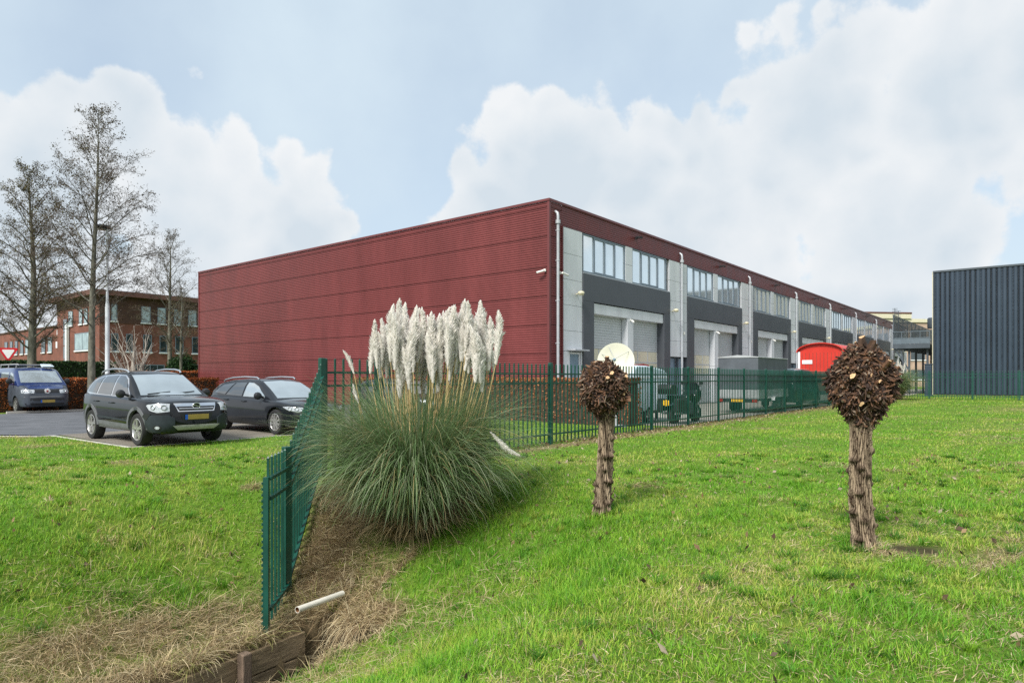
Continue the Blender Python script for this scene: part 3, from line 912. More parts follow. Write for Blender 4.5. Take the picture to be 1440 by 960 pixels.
def tree(name, label, x, y, ht, r0, cb, spread, nb, seed, bark, cone, ncone, lean=(0, 0), up=.55, droop=.25, multi=0, group=None, twig=1.0):
    rg = random.Random(seed)
    o = thing(name, label, 'tree', (x, y, 0), 0, group)
    trunk = MB(); crown = MB(); tips = []
    def lead(h):
        f = h / ht
        return Vector((lean[0] * f ** 1.3 + .10 * math.sin(f * 7 + seed) * f, lean[1] * f + .10 * math.cos(f * 6 + seed * 2) * f, h))
    NS = 22
    trunk.tube([lead(ht * i / NS) - (Vector((0, 0, .15)) if i == 0 else Vector()) for i in range(NS + 1)],
               [max(.012, r0 * ((1 - i / NS) ** .85) * (1.28 if i == 0 else 1)) for i in range(NS + 1)], 12)

    def limb(p, d, L_, r, depth):
        """a curved limb; fills trunk (thick) or crown (thin)"""
        n = 7 if depth < 2 else 4
        pts = [p.copy()]; q = p.copy(); dd = d.copy(); ss = []
        for i in range(n):
            f = (i + 1) / n
            dd = (dd + Vector((rg.gauss(0, .10), rg.gauss(0, .10), rg.gauss(0, .08) + (.10 if f < .55 else -droop * .55) * (1 if depth < 2 else .6)))).normalized()
            q = q + dd * (L_ / n); pts.append(q.copy()); ss.append((q.copy(), dd.copy(), f))
        (trunk if depth == 0 else crown).tube(pts, [max(.0035, r * (1 - .86 * i / n)) for i in range(n + 1)], 6 if depth == 0 else (4 if depth == 1 else 3), cap=False)
        if depth < 3:
            kids = {0: int(10 + L_ * 3.4), 1: int(5 + L_ * 4.5), 2: int(2 + L_ * 3)}[depth]
            for k in range(int(kids * twig)):
                f = rg.uniform(.16, 1.0); i = min(n - 1, int(f * n)); a, b, _ = ss[i]
                e = Vector((rg.gauss(0, 1), rg.gauss(0, 1), rg.gauss(.15, .7))).normalized()
                nd = (b * .75 + e * .85).normalized()
                base = pts[i].lerp(pts[i + 1], rg.random())
                limb(base, nd, L_ * rg.uniform(.22, .46) * (1.1 - .5 * f), max(.004, r * .38 * (1 - .6 * f)), depth + 1)
        else:
            tips.append(q.copy())
        if depth == 2:
            tips.append(q.copy()); tips.append(pts[n // 2].copy())

    ga = 0
    if not multi:
        for k in range(nb):
            f = cb + (1 - cb) * (k + rg.random() * .7) / nb
            h = ht * f; ga += 2.4 + rg.gauss(0, .3)
            g = (f - cb) / (1 - cb)
            L_ = spread * (1 - g) ** .62 * min(1, .62 + g * 2.6) * rg.uniform(.65, 1.15) + .25
            e = up + .5 * g
            d = Vector((math.cos(ga) * math.cos(e), math.sin(ga) * math.cos(e), math.sin(e)))
            limb(lead(h), d, L_, max(.009, r0 * .23 * (1 - .75 * g)), 0)
    else:
        for k in range(multi):
            ga += 2.4; e = rg.uniform(.75, 1.35)
            d = Vector((math.cos(ga) * math.cos(e), math.sin(ga) * math.cos(e), math.sin(e)))
            limb(lead(ht * rg.uniform(.05, .35)), d, spread * rg.uniform(.6, 1.1), r0 * .45, 0)
    trunk.build('trunk', bark, o, smooth=60)
    cr = crown.build('crown', M['twig'] if not multi else bark, o)
    if ncone and tips:
        tp = np.array([tuple(t) for t in tips]); idx = rng.integers(0, len(tp), ncone)
        P_ = tp[idx] + rng.normal(0, .09, (ncone, 3))
        V, Qd, c = leaf_cloud(ncone, lambda n: P_, .038, cone)
        np_obj('cones', V, Qd, col=c, mat=M['leaf_dry'], parent=cr)
    return o


cone_c = [(.05, .035, .02), (.075, .055, .03), (.09, .085, .03), (.035, .028, .02), (.11, .09, .035)]
tree('alder_tree', 'tall bare alder with small dark cones, tallest tree, just left of the street lamp', (128 - 720) / 926 * 30.7, 30.7, 13.9, .175, .26, 4.3, 46, 3, M['bark'], cone_c, 9500, lean=(.35, 0), up=.45, group='bare alder trees by the road')
tree('alder_tree', 'thick trunked bare alder with mossy twigs standing behind the blue van', (45 - 720) / 926 * 33.5, 33.5, 12.1, .235, .22, 4.0, 48, 11, M['bark'], cone_c + [(.13, .12, .03), (.15, .13, .04)], 13000, up=.42, group='bare alder trees by the road')
tree('alder_tree', 'smaller bare tree in front of the brick office windows', (239 - 720) / 926 * 50, 50, 12.4, .20, .30, 3.6, 30, 21, M['bark'], cone_c, 4500, up=.55, group='bare alder trees by the road')
tree('alder_tree', 'slender bare tree close to the left end of the red hall', (255 - 720) / 926 * 48, 48, 8.2, .14, .30, 2.6, 22, 34, M['bark'], cone_c, 2500, up=.6, group='bare alder trees by the road', twig=.8)
tree('birch_shrub', 'low multi stemmed shrub with pale bare branches behind the black SUV', (188 - 720) / 926 * 34, 34, 4.2, .13, .1, 3.7, 8, 8, M['bark_pale'], cone_c, 0, up=.9, multi=13, droop=-.1, twig=.36)

# ================================================================== pollard willows
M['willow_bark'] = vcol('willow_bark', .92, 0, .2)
M['stub_a'] = pm('stub_dark', (.024, .012, .008), .85, .5, 30)
M['stub_b'] = pm('stub_brown', (.068, .035, .020), .85, .5, 30)
M['stub_c'] = pm('stub_russet', (.125, .060, .030), .8, .5, 30)
M['stub_d'] = pm('stub_grey', (.19, .14, .10), .8, .4, 30)
M['cut'] = pm('fresh_cut_wood', (.42, .25, .12), .85, .35, 60, col2=(.60, .40, .22))
MW = [M['stub_a'], M['stub_b'], M['stub_c'], M['stub_d'], M['cut']]


def willow(label, x, y, h, rt, head, seed, nst, big):
    rg = random.Random(seed); z0 = H(x, y)
    o = thing('pollard_willow', label, 'tree', (x, y, z0), 0, 'pollarded willows on the lawn')
    hw, hh = head                         # half-width, half-height of the knot
    zt = h - 2 * hh                        # where the trunk meets the knot
    nu, nv = 170, 200; Vc = []
    burls = [((-1.57 + (k % 2 * 2 - 1) * rg.uniform(.2, 1.7)) if k < 11 else rg.uniform(0, 6.28), (.05 + .86 * ((k * .618 + .1 * rg.random()) % 1)) * zt, rg.uniform(.022, .046), rg.uniform(.6, 1.15)) for k in range(17)]
    Vv = []
    for j in range(nv):
        f = j / (nv - 1); z = -.08 + (zt + hh * .75 + .08) * f
        top = max(0, (z - zt * .93) / (zt * .07 + hh * .75))
        for i in range(nu):
            a = 2 * math.pi * i / nu
            r = rt * (1.10 - .16 * f + .30 * max(0, 1 - z / .16) ** 2 * (.6 + .4 * math.sin(a * 5 + seed)))
            r += top ** 1.6 * hw * .30
            r *= 1 + .05 * math.sin(a * 3 + z * 2 + seed) + .03 * math.sin(a * 5 - z * 3)
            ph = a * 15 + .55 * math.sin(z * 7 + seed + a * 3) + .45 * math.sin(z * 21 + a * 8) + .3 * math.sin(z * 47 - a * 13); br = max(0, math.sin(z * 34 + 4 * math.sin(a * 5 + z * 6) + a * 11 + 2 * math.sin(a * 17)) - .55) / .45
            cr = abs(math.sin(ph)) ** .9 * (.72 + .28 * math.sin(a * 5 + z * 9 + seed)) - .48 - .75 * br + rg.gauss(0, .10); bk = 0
            r += .014 * cr + .004 * math.sin(a * 41 + z * 60) * math.sin(z * 33 + a * 7)
            for (ba, bz, bs, bh) in burls:
                da = (a - ba + math.pi) % (2 * math.pi) - math.pi
                dd = (da * rt / bs) ** 2 + ((z - bz) / (bs * .85)) ** 2
                if dd < 5: bk = max(bk, math.exp(-dd * .9)); r += bs * 1.05 * bh * math.exp(-dd * 1.3) * (1 + .45 * math.sin(da * 40 + z * 110) * math.sin(z * 90))
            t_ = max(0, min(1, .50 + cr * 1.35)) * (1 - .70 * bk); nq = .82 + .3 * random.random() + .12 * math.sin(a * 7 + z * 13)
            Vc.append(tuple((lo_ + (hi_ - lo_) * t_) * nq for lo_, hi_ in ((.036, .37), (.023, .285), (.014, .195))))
            Vv.append((r * math.cos(a) + .02 * math.sin(z * 3 + seed), r * math.sin(a), z))
    Qd = [(j * nu + i, j * nu + (i + 1) % nu, (j + 1) * nu + (i + 1) % nu, (j + 1) * nu + i) for j in range(nv - 1) for i in range(nu)]
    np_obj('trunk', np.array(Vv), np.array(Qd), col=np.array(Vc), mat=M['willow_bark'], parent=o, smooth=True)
    # knot: lumpy core + hundreds of hacked stubs
    cz = h - hh
    kb = MB()
    def surf(u, v):
        """point and normal on the knot for direction (az, sin elevation)"""
        ce = math.sqrt(max(0, 1 - v * v))
        d = Vector((math.cos(u) * ce, math.sin(u) * ce, v))
        k = 1 + .10 * math.sin(u * 2 + seed) * ce + .13 * math.sin(u * 4 + v * 5 + seed) + .09 * math.sin(u * 7 - v * 9 + seed)
        wx = hw * (1.0 if v > -.25 else 1.0 - .60 * ((-v - .25) / .75) ** 1.15)
        return Vector((d.x * wx * k, d.y * wx * k, cz + d.z * hh * ((.93 + .07 * math.sin(u * 3 + seed)) if v > 0 else 1.06 + .08 * math.sin(u * 5)))), d
    NU, NV = 40, 24; vs = []
    for j in range(NV + 1):
        for i in range(NU):
            p, d = surf(2 * math.pi * i / NU, -1 + 2 * j / NV); p = Vector((0, 0, cz)) + (p - Vector((0, 0, cz))) * (.86 + .06 * rg.random()); vs.append(p)
    fs = [(j * NU + i, j * NU + (i + 1) % NU, (j + 1) * NU + (i + 1) % NU, (j + 1) * NU + i) for j in range(NV) for i in range(NU)]
    kb.add(vs, fs, 0)
    def stub(p, d, L_, r, n, m, mc, flat=1.0):
        a = d.orthogonal().normalized(); b = d.cross(a); ph = rg.random() * 6
        e = p + d * L_; k = rg.uniform(.55, 1.0); vs = []
        tilt = Vector((rg.gauss(0, .25), rg.gauss(0, .25), rg.gauss(0, .25)))
        for c, s in ((p - d * .03, 1.15), (e, k)):
            for i in range(n):
                t = ph + 2 * math.pi * i / n
                off = (a * math.cos(t) + b * math.sin(t) * flat) * r * s * rg.uniform(.8, 1.2)
                vs.append(c + off + (d * off.dot(tilt) if c is e else Vector()))
        for i in range(n): kb.add([vs[i], vs[(i + 1) % n], vs[n + (i + 1) % n], vs[n + i]], [(0, 1, 2, 3)], m)
        kb.add([vs[n + i] for i in range(n)], [tuple(range(n))], mc)
    for k in range(nst):
        u = rg.uniform(0, 2 * math.pi); v = rg.uniform(-.97, .99)
        p, d = surf(u, v)
        p = Vector((0, 0, cz)) + (p - Vector((0, 0, cz))) * rg.uniform(.84, .99)
        t = Vector((rg.gauss(0, 1), rg.gauss(0, 1), rg.gauss(0, 1) - .55)); t = (t - d * t.dot(d)).normalized()
        w = rg.choice([.6, 1.2, 1.9, 2.8, 3.6])
        dd = (d + t * w).normalized()
        m = rg.choices([0, 1, 2, 3], [3.4, 4, 3, .9])[0]
        stub(p, dd, rg.uniform(.018, .072), rg.uniform(.004, .014), rg.choice([3, 4, 5]), m, rg.choices([m, 3, 4], [9, 1, .12])[0], rg.uniform(.35, 1))
    for u, v, r in big:
        p, d = surf(u, v)
        stub(p - d * .02, (d + Vector((0, 0, .25))).normalized(), .085, r * 1.0, 8, rg.choice([1, 2]), 4, rg.uniform(.6, .95))
    for k in range(26):
        u = rg.uniform(0, 2 * math.pi); v = rg.uniform(-.5, .95); p, d = surf(u, v)
        stub(p - d * .03, d, .05, rg.uniform(.012, .024), 7, 2, 4 if rg.random() < .5 else 3)
    kb.build('crown', MW, o)
    # thin water shoots at the foot
    for k in range(5):
        sh = MB(); a = rg.uniform(0, 6.28); p = Vector((rt * math.cos(a), rt * math.sin(a), rg.uniform(.1, .5)))
        sh.tube([p, p + Vector((math.cos(a) * .05, math.sin(a) * .05, .05)), p + Vector((math.cos(a) * .08, math.sin(a) * .08, .11))], [.006, .005, .002], 4)
        sh.build('shoot', M['stub_b'], o)
    return o


S = -math.pi / 2                                   # faces the camera side
willow('smaller pollarded willow with a bushy cut head in front of the cream dish', (850 - 720) / 926 * 7.7, 7.7, 1.79, .086, (.282, .345), 5, 3900,
       [(S + .1, .45, .032), (S - .9, .6, .03), (S + .7, .35, .026), (S + .2, .95, .024), (S + .9, -.3, .035)])
willow('larger pollarded willow with a thick furrowed trunk and wide cut head, right on the lawn', (1212 - 720) / 926 * 6.05, 6.05, 1.88, .088, (.238, .405), 9, 4600,
       [(S - .55, .97, .055), (S + .6, .93, .045), (S + .38, .5, .028), (S - .75, .15, .034), (S + .05, .05, .026), (S - .5, -.35, .03)])

# ================================================================== pampas grass
M['pampas_leaf'] = vcol('pampas_leaf', .5, .25)
M['plume'] = vcol('plume', .9, .5, .05)
M['stalk'] = pm('plume_stalk', (.42, .30, .12), .7, .22, 14, col2=(.50, .38, .19))


def ribbons(base, az, th0, th1, L_, w, segs, col, pw=1.4, twist=0.3):
    """arching leaf blades: base (n,3); angle from vertical goes th0 -> th1 along the length"""
    n = len(base)
    dirh = np.stack([np.cos(az), np.sin(az), np.zeros(n)], 1)
    side = np.stack([-np.sin(az + rng.normal(0, twist, n)), np.cos(az + rng.normal(0, twist, n)), rng.normal(0, .25, n)], 1)
    p = base.copy(); V = []
    for k in range(segs + 1):
        f = k / segs
        wk = w * (1 - f ** 1.6) * (.55 + .45 * min(1, f * 6)) + .0006
        V.append(p - side * wk[:, None] / 2); V.append(p + side * wk[:, None] / 2)
        th = th0 + (th1 - th0) * ((k + .5) / segs) ** pw
        p = p + (dirh * np.sin(th)[:, None] + np.array([0, 0, 1]) * np.cos(th)[:, None]) * (L_ / segs)[:, None]
    V = np.stack(V, 1)                                # n, 2*(segs+1), 3
    m = 2 * (segs + 1)
    o = np.arange(n)[:, None] * m
    Qd = np.concatenate([np.concatenate([o + 2 * k, o + 2 * k + 1, o + 2 * k + 3, o + 2 * k + 2], 1) for k in range(segs)], 0)
    return V.reshape(-1, 3), Qd, np.repeat(col, m, 0)


def plume_mesh(seed, L_, wmax, lite=1.0):
    rg = np.random.default_rng(seed)
    n = int(1700 * lite)
    f = rg.random(n) ** .8
    prof = np.sin(np.pi * np.clip(f * .93 + .045, 0, 1)) ** .85 * (1 - .45 * f) * (1 + .18 * np.sin(f * 17 + seed))
    axis_p = np.stack([.05 * np.sin(f * 2.2 + seed) * f, .03 * np.cos(f * 3 + seed) * f, f * L_ * .93], 1)
    az = rg.uniform(0, 2 * np.pi, n)
    el = rg.uniform(1.02, 1.47, n)                     # from horizontal
    ln = wmax * prof * rg.uniform(.7, 1.35, n) * 1.15 + .03
    d = np.stack([np.cos(az) * np.cos(el), np.sin(az) * np.cos(el), np.sin(el)], 1)
    s = np.cross(d, rg.normal(size=(n, 3))); s /= np.linalg.norm(s, axis=1)[:, None]
    w = .0045 * (1 + .8 * (1 - lite) * 3)
    mid = axis_p + d * (ln * .55)[:, None]; tip = axis_p + d * ln[:, None] + np.array([0, 0, .0]) - np.array([0, 0, 1]) * (ln * .12)[:, None]
    V = np.stack([axis_p - s * w * .5, axis_p + s * w * .5, mid + s * w, mid - s * w, tip], 1).reshape(-1, 3)
    o = np.arange(n)[:, None] * 5
    Qd = np.concatenate([o, o + 1, o + 2, o + 3], 1); T = np.concatenate([o + 3, o + 2, o + 4], 1)
    tone = rg.uniform(.86, 1.06, (n, 1)); base = np.array([[.97, .94, .89]]) * (1 - .08 * (1 - f))[:, None]
    V = V.copy(); colr = np.repeat(base * tone, 5, 0)
    # soft inner body of the plume
    nh, na_ = 14, 9; hh = np.linspace(0, 1, nh); pr = np.sin(np.pi * np.clip(hh * .9 + .06, 0, 1)) ** .8 * (1 - .5 * hh) * wmax * .36 + .004
    aa = np.arange(na_) * 2 * np.pi / na_
    cx = .05 * np.sin(hh * 2.2 + seed) * hh; cy = .03 * np.cos(hh * 3 + seed) * hh
    jt = rg.uniform(.75, 1.25, (nh, na_))
    Vc = np.stack([cx[:, None] + pr[:, None] * jt * np.cos(aa), cy[:, None] + pr[:, None] * jt * np.sin(aa), np.repeat((hh * L_ * 1.0)[:, None], na_, 1) + rg.uniform(-.012, .012, (nh, na_))], 2).reshape(-1, 3)
    i_ = np.arange((nh - 1) * na_); j_ = i_ // na_ * na_ + (i_ % na_ + 1) % na_
    Qc = np.stack([i_, j_, j_ + na_, i_ + na_], 1) + len(V)
    cc = np.array([[.96, .925, .87]]) * rg.uniform(.9, 1.04, (len(Vc), 1))
    return np.concatenate([V, Vc]), np.concatenate([Qd, Qc]), T, np.concatenate([colr, cc])


def pampas(name, label, x, y, sc, nleaf, tops, lite=1.0, lw=.011, group='pampas grass clumps'):
    z0 = H(x, y)
    o = thing(name, label, 'pampas grass', (x, y, z0), 0, group)
    n = nleaf
    rr = np.sqrt(rng.random(n)) * .30 * sc; ba = rng.uniform(0, 2 * np.pi, n)
    bx, by = rr * np.cos(ba) * 1.15, rr * np.sin(ba)
    az = ba + rng.normal(0, .55, n)
    base = np.stack([bx, by, terr(x + bx, y + by) - z0 - .03], 1)
    L_ = sc * rng.uniform(1.3, 2.85, n) * (1 - .12 * rr / (.3 * sc))
    th0 = rng.uniform(.02, .36, n) + .4 * rr / (.3 * sc) * rng.random(n)
    th1 = rng.uniform(1.5, 2.8, n)
    upr = rng.random(n) < .42; th1 = np.where(upr, rng.uniform(.6, 1.6, n), th1); th0 = np.where(upr, th0 * .8, th0); L_ = np.where(upr, sc * rng.uniform(1.3, 2.5, n), L_)
    g = rng.random(n)
    pal = np.array([(.20, .29, .13), (.145, .245, .095), (.28, .345, .20), (.105, .19, .06), (.35, .39, .25), (.42, .35, .17), (.33, .27, .14)])
    k = np.searchsorted([.26, .5, .70, .82, .91, .96], g)
    col = pal[k] * rng.uniform(.75, 1.2, (n, 1))
    V, Qd, c = ribbons(base, az, th0, th1, L_, lw * rng.uniform(.7, 1.25, n), 10, col, pw=1.75)
    # short dry skirt near the ground
    m = n // 6
    ba2 = rng.uniform(0, 2 * np.pi, m); r2 = rng.uniform(.1, .38, m) * sc
    b2 = np.stack([r2 * np.cos(ba2), r2 * np.sin(ba2), terr(x + r2 * np.cos(ba2), y + r2 * np.sin(ba2)) - z0], 1)
    V2, Q2, c2 = ribbons(b2, ba2 + rng.normal(0, .5, m), rng.uniform(.3, 1.0, m), rng.uniform(1.6, 2.6, m), sc * rng.uniform(.4, 1.1, m), lw * rng.uniform(.6, 1, m), 6,
                         np.array([[.34, .27, .15]]) * rng.uniform(.6, 1.15, (m, 1)))
    Q2 = Q2 + len(V)
    np_obj('foliage', np.concatenate([V, V2]), np.concatenate([Qd, Q2]), col=np.concatenate([c, c2]), mat=M['pampas_leaf'], parent=o)
    protos = []
    for i, (tx, ty, tz, L1, lean, bxx) in enumerate(tops):
        # tx, ty, tz: tip of the plume relative to the base; lean: sideways tilt of the plume
        tip = Vector((tx, ty, tz)); dirp = Vector((lean, rng.normal(0, .05), 1)).normalized()
        bot = tip - dirp * L1
        b0 = Vector((bxx, ty * .25 + rng.normal(0, .05), 0.05))
        mid = b0.lerp(bot, .55) + Vector((rng.normal(0, .02), rng.normal(0, .02), .03))
        st = MB(); st.tube([b0, mid, bot, bot + dirp * L1 * .5], [.0075, .007, .0055, .003], 5)
        so = st.build('flower_stalk', M['stalk'], o)
        if len(protos) < 6:
            pv = plume_mesh(50 + i, .62, .098, lite)
            po = np_obj('plume', pv[0], pv[1], pv[2], col=pv[3], mat=M['plume'], parent=so); protos.append(po)
        else:
            po = protos[i % 6].copy(); C.objects.link(po); po.parent = so
        po.location = bot; k = L1 / .62
        po.rotation_mode = 'QUATERNION'
        q = Vector((0, 0, 1)).rotation_difference(dirp)
        po.rotation_quaternion = q @ Matrix.Rotation(rng.uniform(0, 6.28), 3, 'Z').to_quaternion()
        po.scale = (k * rng.uniform(.9, 1.15), k * rng.uniform(.9, 1.15), k)
    return o


PX, PY = -1.32, 8.9; PZ = H(PX, PY)
zt = [(240, 125, 150), (255, 155, 120), (280, 120, 150), (300, 165, 120), (325, 50, 160), (335, 140, 150), (358, 60, 150), (365, 165, 150), (375, 155, 130), (392, 85, 160), (405, 75, 170),
      (420, 85, 150), (440, 105, 140), (455, 95, 160), (465, 100, 170), (470, 150, 140), (485, 95, 150), (500, 80, 160), (500, 155, 140), (525, 70, 160), (532, 75, 170), (550, 130, 140), (560, 50, 160),
      (575, 60, 160), (590, 75, 150), (605, 95, 150), (630, 55, 170), (640, 60, 160), (610, 85, 160), (575, 215, 90), (415, 230, 120), (365, 205, 120), (265, 165, 115), (345, 100, 160), (480, 235, 70),
      (545, 190, 100), (615, 230, 90), (683, 90, 140), (660, 200, 100), (312, 105, 150), (382, 120, 150), (448, 130, 150), (515, 110, 150), (294, 140, 130)]
zt += [(a + float(rng.uniform(-16, 16)), b + float(rng.uniform(4, 60)), c * .92) for a, b, c in zt[4:29]] + [(float(rng.uniform(265, 635)), float(rng.uniform(95, 200)), 150.0) for _ in range(20)]
tops = []
for zx, zy, ln in zt:
    dy = float(rng.uniform(-.32, .32)); Y = PY + dy
    px, py = 430 + .396 * zx, 400 + .396 * zy
    X = (px - 720) / 926 * Y; Z = 1.55 + (530 - py) / 926 * Y
    tx = X - PX
    tops.append((tx, dy, Z - PZ, ln * .396 / 926 * Y * 1.28 * float(rng.uniform(.85, 1.12)), .085 * rng.normal() + (.05 if zx > 650 else 0), tx * .55 + rng.normal(0, .05)))
for px, py, bx, L1 in ((484, 492, -.45, .34), (494, 540, -.42, .27)):
    X = (px - 720) / 926 * 8.7; tops.append((X - PX, -.2, 1.55 + (530 - py) / 926 * 8.7 - PZ, L1, -.42, bx))
pampas('pampas_grass', 'large pampas grass clump with tall cream plumes beside the corner of the green fence', PX, PY, 1.0, 10000, tops, lw=.0125)
tops2 = []
for k in range(16):
    a = rng.uniform(-.9, .9); tops2.append((a, float(rng.uniform(-.5, .5)), 3.05 - .55 * abs(a) - float(rng.uniform(0, .5)), .8, .08 * a, a * .5))
pampas('pampas_grass', 'distant pampas grass clump with pale plumes by the far corner of the fence', 26.15, 45.2, 1.15, 2600, tops2, lite=.5, lw=.03)
# the broken plume lying on the lawn
pv = plume_mesh(77, .48, .060)
fp = np_obj('fallen_plume', pv[0], pv[1], pv[2], col=pv[3], mat=M['plume'])
fp.location = (-.27, 8.25, .86)
d = Vector((.31, -.08, -.27)).normalized(); fp.rotation_mode = 'QUATERNION'; fp.rotation_quaternion = Vector((0, 0, 1)).rotation_difference(d)
tag(fp, 'single cream plume hanging down to the grass on the right side of the pampas clump', 'plume')

# ================================================================== grass
def lawn_mask(x, y):
    a, b = to_ab(x, y)
    park = (a > -15.25) & (a < -3.4) & (b > .38) & (b < 6)
    rd = ((a <= -15.25) & (y > 17.2 + np.clip(-x - 13.4, 0, None) * .098 - .05)) | (b > 5) & (a > -15.3) & (b < 18.7)
    yardm = (a > -2.05) & (b > -6.2)
    m = ~(park | rd | yardm)
    qx, qy = x - PLK[0], y - PLK[1]
    w = qx * NX[0] + qy * NX[1]; s = -(qx * AX[0] + qy * AX[1])
    m &= ~((w > -.018) & (w < .74) & (s < 1.50) & (s > -12))
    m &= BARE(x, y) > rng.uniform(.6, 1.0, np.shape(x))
    return m & (b < 19.5)


bands = [(2.7, 4.2, 5200), (4.2, 5.6, 4600), (5.6, 7.4, 3400), (7.4, 10, 2000), (10, 13.5, 950), (13.5, 19, 480), (19, 28, 210), (28, 50, 85), (50, 66, 40)]
X_ = []; Y_ = []
for y0, y1, dens in bands:
    w0 = .98 * y1 + 1.4
    n = int((y1 - y0) * 2 * w0 * dens)
    yy = rng.uniform(y0, y1, n); xx = rng.uniform(-w0, w0, n)
    k = np.abs(xx) < .86 * yy + .9
    xx, yy = xx[k], yy[k]
    k = lawn_mask(xx, yy); X_.append(xx[k]); Y_.append(yy[k])
gx_ = np.concatenate(X_); gy_ = np.concatenate(Y_)
gz_ = terr(gx_, gy_)
dry = dryness(gx_, gy_)
n = len(gx_); u = rng.random(n)
isdry = u < np.clip(dry * .95 + .11 + .09 * (gy_ < 7) + .13 * wob(gx_, gy_, 3.7, 1.5) + .10 * wob(gx_, gy_, 1.3, 7), .03, .95)
far = np.maximum(1, gy_ / 5.5)


def blade_set(k, segs, straw):
    x, y, z, f = gx_[k], gy_[k], gz_[k], far[k]; n = len(x)
    rx, ry = x - HEAD[0], y - HEAD[1]
    t = np.clip(rx * AX[0] + ry * AX[1], 0, None); d = np.hypot(rx - AX[0] * t, ry - AX[1] * t)
    tuft = sstep((wob(x, y, 1.9, 8) * .6 + wob(x, y, 5.5, 4) * .6 - .0) / .9)
    near = 1 - sstep((y - 6.5) / 5)
    if not straw:
        bank = np.exp(-((d - 2.6) / 1.5) ** 2)
        L_ = (.034 + .085 * tuft * (.35 + .65 * near) + .05 * bank * near) * rng.uniform(.55, 1.35, n) * np.minimum(f, 2.2) ** .5
        yell = wob(x, y, .9, 6.2) * .75 + wob(x, y, 3.1, 2.2) * .55 + wob(x * .35, y * 1.3, 1.1, 9) * .4 + .25 * sstep((y - 8) / 10) * (x < -3)
        pal = np.array([(.115, .295, .018), (.16, .37, .022), (.07, .205, .015), (.255, .43, .034), (.40, .45, .08), (.54, .46, .19)])
        g = np.clip(rng.random(n) * .50 + .29 + .40 * yell - .16 * tuft, 0, .999)
        ki = np.searchsorted([.20, .42, .50, .72, .93], g)
        col = pal[ki] * rng.uniform(.78, 1.22, (n, 1))
        w = .0042 * rng.uniform(.7, 1.3, n) * f ** .92
        th0 = rng.uniform(.02, .55, n); th1 = th0 + rng.uniform(.35, 1.35, n)
        az = rng.uniform(0, 2 * np.pi, n)
    else:
        deep = 1 - sstep((d - 1.7) / 1.3)
        L_ = (.06 + .20 * deep * rng.random(n)) * rng.uniform(.5, 1.3, n)
        pal = np.array([(.52, .41, .235), (.42, .325, .18), (.62, .52, .33), (.30, .21, .115), (.32, .33, .10), (.16, .105, .06)])
        g = rng.random(n); ki = np.searchsorted([.30, .54, .72, .84, .90], g)
        col = pal[ki] * rng.uniform(.7, 1.2, (n, 1))
        w = .0040 * rng.uniform(.6, 1.5, n) * f ** .9
        lie = rng.random(n) < .72
        th0 = np.where(lie, rng.uniform(1.0, 1.62, n), rng.uniform(.2, 1.0, n)); th1 = th0 + rng.uniform(-.15, .7, n)
        # combed by the slope, roughly along the ditch with plenty of mess
        az = np.where(rng.random(n) < .5, math.atan2(-.55, .85) + .9 * wob(x, y, 2.3, 1) + rng.normal(0, .5, n), rng.uniform(0, 2 * np.pi, n))
        z = z + np.where(lie, rng.uniform(.0, .07, n) * (.4 + deep), 0)
    return ribbons(np.stack([x, y, z - .006], 1), az, th0, th1, L_, w, segs, col, pw=1.0)


M['grass'] = vcol('grass_blade', .5, .32, .25)


